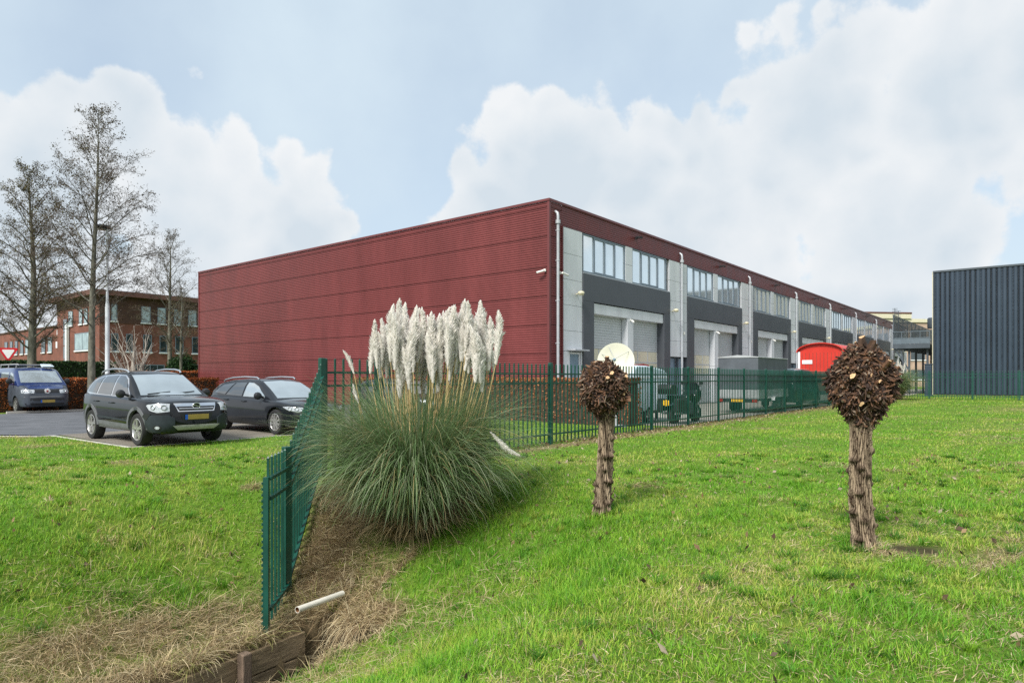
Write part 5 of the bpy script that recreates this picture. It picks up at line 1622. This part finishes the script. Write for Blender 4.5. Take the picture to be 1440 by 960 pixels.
def wag_extra(root, TB, TC):
    b = MB(); h = TB[0].ray_cast(Vector((6, 0, .70)), Vector((-1, 0, 0)))
    b.lathe([(0, 0), (.07, 0), (.06, .012), (0, .014)], (h[0].x + .015, 0, .70), 'x', 18); b.build('emblem', M['chrome'], root)


WAG = dict(L=4.87, W=1.85, r=.335, axles=(1.475, -1.375), paint='cargrey', crown=.05, tumble=.36, spokes=10, twin=False, tw=.225, gw=.92,
    w=[(-2.435, .55), (-2.38, .72), (-2.2, .84), (-1.8, .90), (-1.0, .92), (.9, .92), (1.5, .915), (1.9, .87), (2.15, .78), (2.32, .62), (2.435, .38)],
    z0=[(-2.435, .5), (-2.3, .33), (-1.9, .24), (-1, .20), (1, .19), (1.9, .19), (2.25, .21), (2.435, .34)],
    zs=[(-2.435, .75), (-2.38, .95), (-2.2, 1.0), (-1.2, .99), (.2, .945), (1.0, .915), (1.3, .90), (1.7, .855), (2.05, .79), (2.25, .72), (2.38, .62), (2.435, .48)],
    zr=[(-2.36, .98), (-2.2, 1.20), (-2.02, 1.33), (-1.7, 1.405), (-1.2, 1.455), (-.5, 1.485), (.0, 1.475), (.3, 1.43), (.75, 1.23), (1.36, .90)],
    windows=[([(.86, .97), (.80, 1.03), (.36, 1.27), (.05, 1.36), (-.20, 1.375), (-.26, .985)], 'screen_car'), ([(-.34, .99), (-.29, 1.375), (-.85, 1.36), (-1.22, 1.02)], 'glass_car'), ([(-1.30, 1.03), (-.93, 1.355), (-1.55, 1.30), (-1.98, 1.09)], 'glass_car')],
    side=[([(.95, .24), (.95, .30), (-.95, .33), (-.95, .26)], 'black', 'sill', .006)],
    seams=[[(.93, .90), (.98, .65), (.92, .30)], [(-.29, .96), (-.30, .6), (-.26, .32)], [(-1.25, .98), (-1.2, .75), (-1.02, .55)]], handles=[(-.10, .86), (-1.08, .89)], mirror=(.78, .97), mpaint='black',
    front=[([(-.68, .955), (.68, .955), (.555, 1.40), (0, 1.425), (-.555, 1.40)], 'screen_car', 'windscreen', .008), ([(-.40, .63), (.40, .63), (.34, .48), (-.34, .48)], 'black', 'grille', .012), ([(-.41, .645), (.41, .645), (.41, .632), (-.41, .632)], 'chrome', 'grille_bar', .018), ([(-.5, .34), (.5, .34), (.45, .25), (-.45, .25)], 'black', 'intake', .008)],
    corner=[([(-1.25, .64), (-1.20, .72), (-.85, .755), (-.66, .745), (-.82, .665), (-1.1, .61)], 'lens', 'headlight', .010), ([(-1.2, .30), (-1.18, .38), (-1.02, .38), (-1.02, .30)], 'black', 'fog_lamp_surround', .012)],
    rails=[(.15, .57, 1.47), (.05, .58, 1.52), (-.6, .59, 1.54), (-1.3, .58, 1.515), (-1.75, .56, 1.46), (-1.85, .55, 1.41)], plate=(.42, .52), plate_out=.03, extra=[wag_extra],
    rear=[([(-.6, 1.05), (.6, 1.05), (.5, 1.33), (-.5, 1.33)], 'glass_car', 'rear_window', .008)])
WP = np.array([-6.27, 17.6]) - FWD * 1.475 + UF * .82
make_car('estate_car', 'dark grey estate car parked right of the black SUV', 'car', WP[0], WP[1], FWD, WAG)

HAT = dict(WAG); HAT.update(L=4.15, paint='cargrey', axles=(1.30, -1.25), spokes=7, extra=[],
    w=[(-2.075, .55), (-2.0, .74), (-1.8, .84), (-1.4, .88), (.9, .885), (1.35, .88), (1.65, .82), (1.9, .70), (2.075, .42)],
    z0=[(-2.075, .5), (-1.95, .3), (-1.6, .2), (1.6, .19), (1.9, .22), (2.075, .35)],
    zs=[(-2.075, .75), (-2.0, .98), (-1.2, .98), (.2, .94), (1.0, .92), (1.4, .86), (1.7, .79), (1.95, .68), (2.075, .5)],
    zr=[(-2.0, .98), (-1.85, 1.24), (-1.65, 1.40), (-1.0, 1.475), (-.3, 1.495), (.1, 1.46), (.5, 1.30), (1.15, .92)],
    windows=[([(.72, .98), (.30, 1.28), (.0, 1.37), (-.22, 1.38), (-.26, .985)], 'glass_car'), ([(-.34, .99), (-.30, 1.38), (-1.0, 1.36), (-1.3, 1.02)], 'glass_car')],
    seams=[[(.8, .9), (.84, .6), (.8, .3)], [(-.3, .95), (-.3, .32)]], handles=[(-.1, .86)], mirror=(.62, .98), rails=[(.0, .56, 1.45), (-.02, .56, 1.46), (-.04, .56, 1.46)],
    side=[], front=[([(-.66, .96), (.66, .96), (.55, 1.40), (-.55, 1.40)], 'screen_car', 'windscreen', .008), ([(-.35, .60), (.35, .60), (.3, .48), (-.3, .48)], 'black', 'grille', .012)],
    corner=[([(-1.02, .62), (-.97, .74), (-.7, .78), (-.55, .77), (-.62, .68), (-.9, .60)], 'lens', 'headlight', .010)])
HAT.pop('rails')
hp = np.array([-3.25, 21.9]) - FWD * 1.30 + UF * .8
make_car('hatchback', 'dark hatchback almost hidden behind the pampas grass and its stalks', 'car', hp[0], hp[1], FWD, HAT)


def van_extra(root, TB, TC):
    h = TB[0].ray_cast(Vector((6, 0, .93)), Vector((-1, 0, 0))); x = h[0].x + .02
    b = MB()
    for k in range(5):
        a = k * 2 * math.pi / 5; b.lathe([(0, 0), (.055, 0), (.05, .012), (0, .014)], (x, .065 * math.cos(a), .93 + .065 * math.sin(a)), 'x', 10)
    b.build('flower_badge', M['sign_white'], root)
    b = MB(); b.lathe([(0, 0), (.045, 0), (.04, .016), (0, .018)], (x + .004, 0, .93), 'x', 10); b.build('badge_centre', M['tail'], root)
    # roof rack with folded sheet on it
    b = MB()
    for sg_ in (1, -1):
        b.tube([(.75, sg_ * .60, 2.06), (.65, sg_ * .62, 2.10), (-1.9, sg_ * .62, 2.10), (-2.0, sg_ * .60, 2.06)], .022, 8)
        for u in (.55, -.6, -1.8): b.bar((u, sg_ * .66, 1.90), (u, sg_ * .62, 2.09), .03, .03)
    for u in (.5, .0, -.6, -1.2, -1.8): b.tube([(u, -.62, 2.08), (u, .62, 2.08)], .02, 6)
    b.build('roof_rack', M['sign_grey'], root, smooth=40)
    b = MB(); b.prism([(.75, 1.97), (.95, 2.00), (.9, 2.02), (.55, 2.12), (.5, 2.10)], lambda u, v, q: (u, .25 + .42 * q, v)); b.build('wind_deflector', M['cover'], root)


VAN = dict(L=4.89, W=1.904, r=.335, axles=(1.56, -1.44), paint='vandirt', roofpaint='vanblue', crown=.05, tumble=.16, gw=.965, spokes=8, twin=False, rim='steelrim', tw=.21, rk=.04, shoulder=.05,
    w=[(-2.445, .84), (-2.4, .90), (-2.2, .945), (1.2, .95), (1.7, .945), (2.05, .90), (2.28, .80), (2.40, .68), (2.445, .55)],
    z0=[(-2.445, .45), (-2.3, .32), (-1, .24), (1.7, .24), (2.2, .25), (2.4, .30), (2.445, .4)],
    zs=[(-2.445, 1.2), (-2.4, 1.28), (1.2, 1.24), (1.6, 1.22), (1.9, 1.14), (2.15, 1.06), (2.30, .98), (2.40, .86), (2.445, .62)],
    zr=[(-2.43, 1.22), (-2.40, 1.55), (-2.34, 1.84), (-2.2, 1.93), (-1.0, 1.955), (.5, 1.945), (.80, 1.90), (1.02, 1.80), (1.45, 1.46), (1.82, 1.17)],
    windows=[([(1.34, 1.27), (1.30, 1.36), (.98, 1.66), (.62, 1.74), (.56, 1.27)], 'screen_car'), ([(.38, 1.28), (.38, 1.74), (-.75, 1.74), (-.75, 1.28)], 'screen_car'), ([(-.95, 1.28), (-.95, 1.74), (-2.1, 1.72), (-2.15, 1.28)], 'glass_car')],
    side=[([(1.05, .40), (1.05, .50), (-.95, .50), (-.95, .40)], 'clad', 'side_moulding', .008)],
    seams=[[(.47, 1.24), (.47, .35)], [(1.33, 1.2), (1.30, .9), (1.15, .72)], [(-.85, 1.24), (-.85, .5)]], handles=[(.62, 1.03), (.30, 1.03)], mirror=(1.30, 1.30), msize=1.2,
    front=[([(-.77, 1.29), (.77, 1.29), (.69, 1.80), (0, 1.83), (-.69, 1.80)], 'screen_car', 'windscreen', .008), ([(-.74, 1.21), (.74, 1.21), (.62, 1.03), (-.62, 1.03)], 'vanblue', 'bonnet', .006), ([(-.46, .985), (.46, .985), (.43, .87), (-.43, .87)], 'black', 'grille', .014),
           ([(-.62, .62), (.62, .62), (.62, .54), (-.62, .54)], 'black', 'intake', .014), ([(-.78, .42), (.78, .42), (.74, .34), (-.74, .34)], 'black', 'lower_intake', .012), ([(-.80, .72), (.80, .72), (.80, .66), (-.80, .66)], 'clad_light', 'bumper_strip', .014)],
    corner=[([(-1.36, .84), (-1.34, .98), (-1.06, 1.0), (-.86, .98), (-.90, .85), (-1.1, .83)], 'lens', 'headlight', .012)], bulbs=(-.12, .1),
    plate=(.50, .52), plate_out=.03, extra=[van_extra], rear=[([(-.7, 1.3), (.7, 1.3), (.66, 1.75), (-.66, 1.75)], 'glass_car', 'rear_window', .008)])
vp = np.array([-19.95, 28.3]) - FWD * 2.445
make_car('camper_van', 'dusty blue van with a roof rack parked on the road at the left edge', 'van', vp[0], vp[1], FWD, VAN)

BV = dict(VAN); BV.update(paint='vangreen', roofpaint='vangreen', extra=[], windows=[VAN['windows'][0]], spokes=5, side=[([(1.1, .95), (1.1, .99), (-2.0, .99), (-2.0, .95)], 'clad_light', 'side_moulding', .008)])
BV['windows'] = [([(1.34, 1.27), (1.30, 1.36), (.98, 1.66), (.62, 1.74), (.56, 1.27)], 'glass_car')]
bvp = loc_ab(0, 0)[:2]
tr_r = np.array([10.35, 27.65])                                   # near rear corner of the tarpaulin trailer
bc = tr_r + UF * 7.9 + UW * .98
make_car('delivery_van', 'dark green black delivery van standing in front of the tarpaulin trailer behind the fence', 'van', bc[0], bc[1], UF, BV)

# ------------------------------------------------------------------ tarpaulin trailer
tl = thing('tarpaulin_trailer', 'trailer with a tall grey tarpaulin box behind the green fence', 'trailer', (*tr_r, .012), ANG)
TL, TW, TH = 4.1, 1.77, 2.42
b = MB(); n = 10
b.prism([(0.02, 1.0), (TW - .02, 1.0), (TW - .02, TH - .03), (TW * .5, TH + .05), (.02, TH - .03)], lambda u, v, q: (.02 + (TL - .04) * q, u, v)); b.build('tarpaulin', M['tarp'], tl, bevel=.03)
b = MB(); b.prism([(-.0, TH - .06), (TW, TH - .06), (TW, TH - .025), (TW * .5, TH + .058), (0, TH - .025)], lambda u, v, q: (-.005 + (TL + .01) * q, u, v)); b.build('tarpaulin_roof', M['tarp_top'], tl, bevel=.01)
b = MB(); b.box(0, TL, 0, TW, .62, .66); b.box(-.015, .01, 0, TW, .66, 1.0); b.box(0.012, TL, 0.0, .025, .662, 1.0); b.box(0.012, TL, TW - .025, TW, .662, 1.0); b.build('drop_side', M['alu'], tl, bevel=.004)
b = MB(); b.box(.1, TL, .35, .43, .5, .618); b.box(.1, TL, TW - .43, TW - .35, .5, .618); b.bar((TL, .4, .56), (TL + 1.1, TW / 2, .5), .08, .08); b.bar((TL, TW - .4, .56), (TL + 1.1, TW / 2, .5), .08, .08); b.build('chassis', M['steel_dark'], tl)
b = MB(); b.box(-.03, .0, .02, TW - .02, .46, .615); rb = b.build('light_board', M['black'], tl)
b = MB(); b.box(-.045, -.031, .62, 1.14, .48, .59); b.build('number_plate', M['yellow'], rb)
for y in (.04, TW - .24):
    b = MB(); b.box(-.05, -.031, y, y + .2, .48, .59); b.build('tail_light', M['tail'], rb)
for x in (2.05, 2.75):
    for y in (.06, TW - .06):
        t, q, hb = wheel_parts(.31, .17, 6, 'steelrim', False)
        e = bpy.data.objects.new('wheel', None); C.objects.link(e); e.parent = tl; e.location = (x, y - (.14 if y < 1 else -.14), .308); e.rotation_euler = (0, 0, math.pi if y < 1 else 0)
        t.build('tyre', M['tyre'], e, smooth=40); q.build('rim', M['steelrim'], e); hb.build('hub', M['black'], e)
for y0, y1 in ((-.17, -.003), (TW + .003, TW + .17)):
    b = MB(); b.prism([(1.62, .52), (1.70, .66), (1.85, .70), (2.95, .70), (3.10, .66), (3.18, .52), (3.12, .52), (3.04, .63), (2.92, .66), (1.88, .66), (1.76, .63), (1.68, .52)], lambda u, v, q: (u, y0 + (y1 - y0) * q, v)); b.build('mudguard', M['alu'], tl)

# ------------------------------------------------------------------ red round roofed wagon
rp = np.array([(1123 - 720) / 926 * 38.5, 38.5])
rg_ = thing('red_wagon', 'bright red wagon body with a rounded roof standing behind the dark van', 'wagon', (*rp, .012), ANG)
RW = 2.35
arc = [(RW * (.5 - .5 * math.cos(t)), 3.0 + .48 * math.sin(t)) for t in np.linspace(0, math.pi, 17)]
b = MB(); b.prism([(0, 1.75), *[(u, min(v, 3.0 + .44)) for u, v in arc], (RW, 1.75)], lambda u, v, q: (.02 + 4.5 * q, -u, v)); b.build('body', M['wagon_red'], rg_)
b = MB()
o1 = [(RW * .5 + (RW * .5 + .10) * -math.cos(t), 2.97 + .54 * math.sin(t)) for t in np.linspace(0, math.pi, 17)]; o2 = [(RW * .5 + (RW * .5 + .05) * -math.cos(t), 2.97 + .485 * math.sin(t)) for t in np.linspace(math.pi, 0, 17)]
b.prism(o1 + o2, lambda u, v, q: (-.16 + 4.8 * q, -u, v)); b.build('roof', M['wagon_red'], rg_)
b = MB(); b.box(.02, 4.5, -RW, 0, .75, 1.745); b.build('lower_body', M['wagon_brown'], rg_)
b = MB(); b.box(-.03, .012, -.09, .03, .8, 3.0); b.build('corner_post', M['white_paint'], rg_)
b = MB(); b.box(-.012, .017, -.75, -.2, 2.30, 2.52); b.build('notice_board', M['sign_white'], rg_)
b = MB()
for k in range(1, 12): b.box(.005, .018, -RW * k / 12 - .008, -RW * k / 12 + .008, 1.76, 2.95)
b.build('board_joint', M['wagon_brown'], rg_)
for x in (.9, 3.6):
    for y in (-.12, -RW + .12):
        t, q, hb = wheel_parts(.42, .2, 6, 'steelrim', False)
        e = bpy.data.objects.new('wheel', None); C.objects.link(e); e.parent = rg_; e.location = (x, y, .42)
        t.build('tyre', M['tyre'], e, smooth=40); q.build('rim', M['steelrim'], e)

# ------------------------------------------------------------------ pale covered trailer beside the hedge
cp = np.array([3.95, 21.35])
ct = thing('covered_trailer', 'pale blue covered box trailer beside the end of the brown hedge', 'trailer', (*cp, .012), ANG)
CL, CW = 2.45, 1.45
b = MB(); prof = [(0, .38), (CL, .38), (CL, 1.55), (CL - .05, 1.70), (CL - .3, 1.80), (.9, 1.92), (.35, 1.92), (.1, 1.84), (0, 1.66)]
b.prism(prof, lambda u, v, q: (u, CW * q, v)); b.build('box_body', M['cover'], ct, bevel=.05)
b = MB()
for k in range(1, 6): b.box(CL * k / 6 - .015, CL * k / 6 + .015, -.012, -.002, .42, 1.5)
b.box(-.01, CL + .01, -.016, -.002, 1.50, 1.55); b.build('rib', M['white_paint'], ct)
b = MB(); b.prism([(0.0, 1.0), (.3, 1.06), (.6, 1.02), (.6, .98), (0, .96)], lambda u, v, q: (.6 + u * 1.4, .2 + .5 * q, v + .93)); b.build('red_flap', M['tail'], ct)
b = MB(); b.box(.0, CL, .1, CW - .1, .30, .375); b.bar((0, CW / 2, .34), (-1.0, CW / 2, .34), .07, .07); b.bar((CL, CW / 2, .34), (CL + .7, CW / 2, .42), .07, .07); b.tube([(CL + .6, CW / 2, 0), (CL + .6, CW / 2, .7)], .03, 8); b.build('chassis', M['steel_dark'], ct)
for x in (.45, 1.05):
    for y in (.06, CW - .06):
        t, q, hb = wheel_parts(.27, .15, 5, 'steelrim', False)
        e = bpy.data.objects.new('wheel', None); C.objects.link(e); e.parent = ct; e.location = (x, y, .268); e.rotation_euler = (0, 0, math.pi if y < .5 else 0)
        t.build('tyre', M['tyre'], e, smooth=40); q.build('rim', M['steelrim'], e)

# ------------------------------------------------------------------ satellite dish
dp = np.array([(866 - 720) / 926 * 20.6, 20.6])
ds = thing('satellite_dish', 'large cream satellite dish on a mast behind the smaller willow', 'satellite dish', (*dp, .012))
b = MB(); b.tube([(0, 0, 0), (0, 0, 1.9)], .04, 10); b.box(-.3, .3, -.3, .3, 0, .05); b.build('mast', M['sign_grey'], ds)
fd_ = Vector((-.25, -.93, .10)).normalized(); q_ = Vector((0, 0, 1)).rotation_difference(fd_)
b = MB(); b.lathe([(0, 0), (.15, .006), (.3, .026), (.45, .06), (.56, .095), (.575, .098), (.57, .085), (.45, .045), (.3, .01), (.15, -.012), (0, -.016)], ax='z', n=48)
rf_ = b.build('reflector', M['dish'], ds, smooth=50); rf_.location = (0, -.06, 2.02); rf_.rotation_mode = 'QUATERNION'; rf_.rotation_quaternion = q_
b = MB()
for a in (.4, 2.4, 4.3): b.tube([(.5 * math.cos(a), .5 * math.sin(a), .08), (.05 * math.cos(a), .05 * math.sin(a), .5)], .008, 5)
b.tube([(-.1, .5, .08), (0, 0.1, .5)], .008, 5); b.build('feed_strut', M['sign_grey'], rf_)
b = MB(); b.lathe([(0, .44), (.05, .44), (.05, .52), (.03, .53), (.03, .62), (0, .62)], ax='z', n=12); b.build('feed_horn', M['door_blue'], rf_)

# ------------------------------------------------------------------ motorcycle
mp_ = np.array([5.35, 21.75]); md = np.array([1.05, 1.12]); 
mc = thing('motorcycle', 'black touring motorcycle with a top box parked behind the fence', 'motorcycle', (*mp_, .012), math.atan2(md[1], md[0]))
t, q, hb = wheel_parts(.31, .15, 5, 'steelrim', True)
e = bpy.data.objects.new('wheel', None); C.objects.link(e); e.parent = mc; e.location = (0, 0, .308)
t.build('tyre', M['tyre'], e, smooth=40); q.build('rim', M['steelrim'], e); hb.build('brake_disc', M['black'], e)
e2 = copy_tree(e, mc); e2.location = (1.45, 0, .308)
b = MB(); b.prism([(.45, .30), (.95, .28), (1.02, .55), (.85, .75), (.4, .62)], lambda u, v, q: (u, -.2 + .4 * q, v)); b.build('engine', M['steel_dark'], mc, bevel=.03)
b = MB(); b.prism([(.55, .72), (1.05, .70), (1.12, .92), (.95, 1.02), (.62, .92)], lambda u, v, q: (u, -.16 + .32 * q, v)); b.build('fuel_tank', M['carblack'], mc, bevel=.05)
b = MB(); b.prism([(-.25, .78), (.55, .74), (.62, .84), (.3, .84), (.1, .94), (-.28, .94)], lambda u, v, q: (u, -.14 + .28 * q, v)); b.build('saddle', M['black'], mc, bevel=.03)
b = MB(); b.prism([(-.62, .98), (-.18, .98), (-.16, 1.16), (-.24, 1.30), (-.58, 1.30), (-.66, 1.16)], lambda u, v, q: (u, -.24 + .48 * q, v)); b.build('top_box', M['black'], mc, bevel=.03)
for s in (-1, 1):
    b = MB(); b.prism([(-.45, .42), (.12, .42), (.15, .80), (-.42, .84)], lambda u, v, q: (u, s * (.20 + .2 * q), v)); b.build('pannier', M['black'], mc, bevel=.03)
    b = MB(); b.tube([(1.45, s * .11, .31), (1.22, s * .11, .98)], .03, 8); b.build('fork', M['zinc'], mc)
    b = MB(); b.tube([(1.2, s * .2, 1.10), (1.22, s * .34, 1.28)], .008, 5); b.lathe([(0, 0), (.06, 0), (.05, .03), (0, .035)], (1.2, s * .35, 1.33), 'x', 12); b.build('mirror', M['black'], mc)
    b = MB(); b.tube([(.2, s * .2, .33), (-.35, s * .24, .38)], [.04, .055], 10); b.build('exhaust', M['zinc'], mc)
b = MB(); b.prism([(1.05, .60), (1.40, .72), (1.46, 1.0), (1.30, 1.25), (1.15, 1.38), (1.12, 1.1), (1.0, .9)], lambda u, v, q: (u, -.24 + .48 * q, v)); b.build('fairing', M['carblack'], mc, bevel=.05)
b = MB(); b.tube([(1.12, -.38, 1.08), (1.2, -.1, 1.04), (1.2, .1, 1.04), (1.12, .38, 1.08)], .016, 8); b.build('handlebar', M['black'], mc)
b = MB(); b.box(-.52, -.50, -.11, .11, .62, .78); b.lathe([(0, 0), (.10, 0), (.10, .02), (0, .02)], (-.53, 0, .70), 'x', 16); b.build('number_plate', M['yellow'], mc)
b = MB(); b.bar((.45, .1, .35), (.40, .35, .0), .025, .025); b.build('side_stand', M['steel_dark'], mc)
b = MB(); b.prism([(-.50, .60), (-.1, .74), (-.1, .80), (-.52, .80)], lambda u, v, q: (u, -.09 + .18 * q, v)); b.build('rear_mudguard', M['black'], mc)

# ================================================================== sky, sun, camera
w = bpy.data.worlds.new('World'); SC.world = w; w.use_nodes = True
N = w.node_tree.nodes; Lk = w.node_tree.links
bg = N['Background']
SUN_EL, SUN_AZ = R(46), R(212)          # azimuth clockwise from +Y, where the sun stands


def mnode(op, a, b=None, clamp=False):
    q = N.new('ShaderNodeMath'); q.operation = op; q.use_clamp = clamp
    for i, v in enumerate((a, b)):
        if v is None: continue
        if isinstance(v, (int, float)): q.inputs[i].default_value = v
        else: Lk.new(v, q.inputs[i])
    return q.outputs[0]


sky = N.new('ShaderNodeTexSky'); sky.sky_type = 'NISHITA'; sky.sun_disc = False
sky.sun_elevation = SUN_EL; sky.sun_rotation = SUN_AZ; sky.air_density = 1.0; sky.dust_density = 2.0
tc = N.new('ShaderNodeTexCoord'); sp = N.new('ShaderNodeSeparateXYZ'); Lk.new(tc.outputs['Generated'], sp.inputs[0])
az = mnode('ARCTAN2', sp.outputs['X'], sp.outputs['Y']); el = mnode('ARCSINE', sp.outputs['Z'])
nz = N.new('ShaderNodeTexNoise'); nz.inputs['Scale'].default_value = 7; nz.inputs['Detail'].default_value = 13; nz.inputs['Roughness'].default_value = .62; Lk.new(tc.outputs['Generated'], nz.inputs['Vector'])
nz2 = N.new('ShaderNodeTexNoise'); nz2.inputs['Scale'].default_value = 2.3; nz2.inputs['Detail'].default_value = 8; Lk.new(tc.outputs['Generated'], nz2.inputs['Vector'])
vor = N.new('ShaderNodeTexVoronoi'); vor.feature = 'SMOOTH_F1'; vor.inputs['Scale'].default_value = 21; vor.inputs['Smoothness'].default_value = .7
nz3 = N.new('ShaderNodeTexNoise'); nz3.inputs['Scale'].default_value = 6; nz3.inputs['Detail'].default_value = 5; Lk.new(tc.outputs['Generated'], nz3.inputs['Vector'])
va = N.new('ShaderNodeVectorMath'); va.operation = 'MULTIPLY_ADD'; Lk.new(nz3.outputs['Color'], va.inputs[0]); va.inputs[1].default_value = (.12, .12, .12); Lk.new(tc.outputs['Generated'], va.inputs[2])
Lk.new(va.outputs[0], vor.inputs['Vector'])


def dirn(px, py):
    a = math.atan((px - 720) / 926); return a, math.atan((530 - py) / 926 * math.cos(a))


BL = [(-60, 330, 330, 230), (60, 260, 150, 150), (185, 190, 85, 85), (280, 330, 160, 160), (420, 330, 90, 110), (330, 440, 220, 120),
      (790, 250, 150, 115), (720, 330, 110, 150), (1010, 260, 150, 130), (1150, 170, 150, 150), (1330, 150, 150, 150), (1480, 90, 130, 110), (1250, 330, 170, 130), (960, 380, 200, 110), (1330, 360, 70, 80), (1220, 450, 230, 90), (900, 270, 120, 105), (1080, 260, 120, 110)]
fld = None
for px, py, rx, ry in BL:
    a0, e0 = dirn(px, py); ra = rx / 926 * math.cos(a0) ** 2; re = ry / 926 * math.cos(a0)
    da = mnode('DIVIDE', mnode('SUBTRACT', az, a0), ra); de = mnode('DIVIDE', mnode('SUBTRACT', el, e0), re)
    r2 = mnode('ADD', mnode('MULTIPLY', da, da), mnode('MULTIPLY', de, de))
    v = mnode('SUBTRACT', 1.0, mnode('POWER', r2, .5))
    fld = v if fld is None else mnode('SMOOTH_MAX', fld, v)
    if fld is not v: fld.node.inputs[2].default_value = .12
# away from the photograph's field of view the sky carries ordinary cloud
back = mnode('MULTIPLY', mnode('SUBTRACT', nz2.outputs['Fac'], .5), 5.0)
side = mnode('MULTIPLY', mnode('SUBTRACT', mnode('ABSOLUTE', az), .85), 2.5, True)
fld = mnode('ADD', mnode('MULTIPLY', fld, mnode('SUBTRACT', 1.0, side)), mnode('MULTIPLY', back, side))
bill = mnode('SUBTRACT', .42, vor.outputs['Distance'])
dens = mnode('ADD', mnode('ADD', fld, mnode('MULTIPLY', mnode('SUBTRACT', nz.outputs['Fac'], .5), 1.5)), mnode('MULTIPLY', bill, .75))
mask = N.new('ShaderNodeMapRange'); mask.interpolation_type = 'SMOOTHSTEP'; mask.inputs['From Min'].default_value = -.06; mask.inputs['From Max'].default_value = .14
Lk.new(dens, mask.inputs['Value'])
# cloud tone: bright billows, greyer thick bases
crr = N.new('ShaderNodeValToRGB'); E_ = crr.color_ramp.elements
E_[0].position = .40; E_[0].color = (.372, .418, .458, 1); E_[1].position = .64; E_[1].color = (.492, .506, .518, 1)
tone = mnode('ADD', mnode('MULTIPLY', nz.outputs['Fac'], .62), mnode('MULTIPLY', nz2.outputs['Fac'], .45))
tone = mnode('ADD', tone, mnode('MULTIPLY', mnode('SUBTRACT', .30, dens), .22))
Lk.new(tone, crr.inputs['Fac'])
# pale veil over the Nishita blue
SKYS = .10
vs_ = N.new('ShaderNodeVectorMath'); vs_.operation = 'SCALE'; vs_.inputs['Scale'].default_value = SKYS; Lk.new(sky.outputs['Color'], vs_.inputs[0])
veil = N.new('ShaderNodeMix'); veil.data_type = 'RGBA'
Lk.new(vs_.outputs[0], veil.inputs['A']); veil.inputs['B'].default_value = (.385, .455, .508, 1)
vf = mnode('ADD', .76, mnode('MULTIPLY', mnode('SUBTRACT', nz2.outputs['Fac'], .5), 1.3), True); Lk.new(vf, veil.inputs['Factor'])
mx = N.new('ShaderNodeMix'); mx.data_type = 'RGBA'; Lk.new(mask.outputs['Result'], mx.inputs['Factor']); Lk.new(veil.outputs['Result'], mx.inputs['A']); Lk.new(crr.outputs['Color'], mx.inputs['B'])
dv = N.new('ShaderNodeVectorMath'); dv.operation = 'SCALE'; dv.inputs['Scale'].default_value = 1 / SKYS; Lk.new(mx.outputs['Result'], dv.inputs[0])
Lk.new(dv.outputs[0], bg.inputs['Color']); bg.inputs['Strength'].default_value = SKYS

sl = bpy.data.lights.new('sun', 'SUN'); sl.energy = 3.0; sl.angle = R(20); sl.color = (1, .965, .91)
so = bpy.data.objects.new('sun', sl); C.objects.link(so)
sd = Vector((math.sin(SUN_AZ) * math.cos(SUN_EL), math.cos(SUN_AZ) * math.cos(SUN_EL), math.sin(SUN_EL)))
so.rotation_mode = 'QUATERNION'; so.rotation_quaternion = Vector((0, 0, 1)).rotation_difference(sd); so.location = sd * 60

cd = bpy.data.cameras.new('camera'); cd.sensor_width = 36; cd.lens = 36 * 926 / 1440; cd.shift_y = 50 / 1440; cd.clip_end = 3000; cd.clip_start = .05
co = bpy.data.objects.new('camera', cd); C.objects.link(co); co.location = (0, 0, CAMH); co.rotation_euler = (math.pi / 2, 0, 0); SC.camera = co
v = SC.view_settings; v.view_transform = 'Standard'; v.look = 'None'; v.gamma = 1; v.use_curve_mapping = False; v.exposure = .85
SC.cycles.use_denoising = False
SC.cycles.use_adaptive_sampling = False
SC.cycles.max_bounces = 6; SC.cycles.diffuse_bounces = 3; SC.cycles.transparent_max_bounces = 4
SC.cycles.sample_clamp_indirect = 4
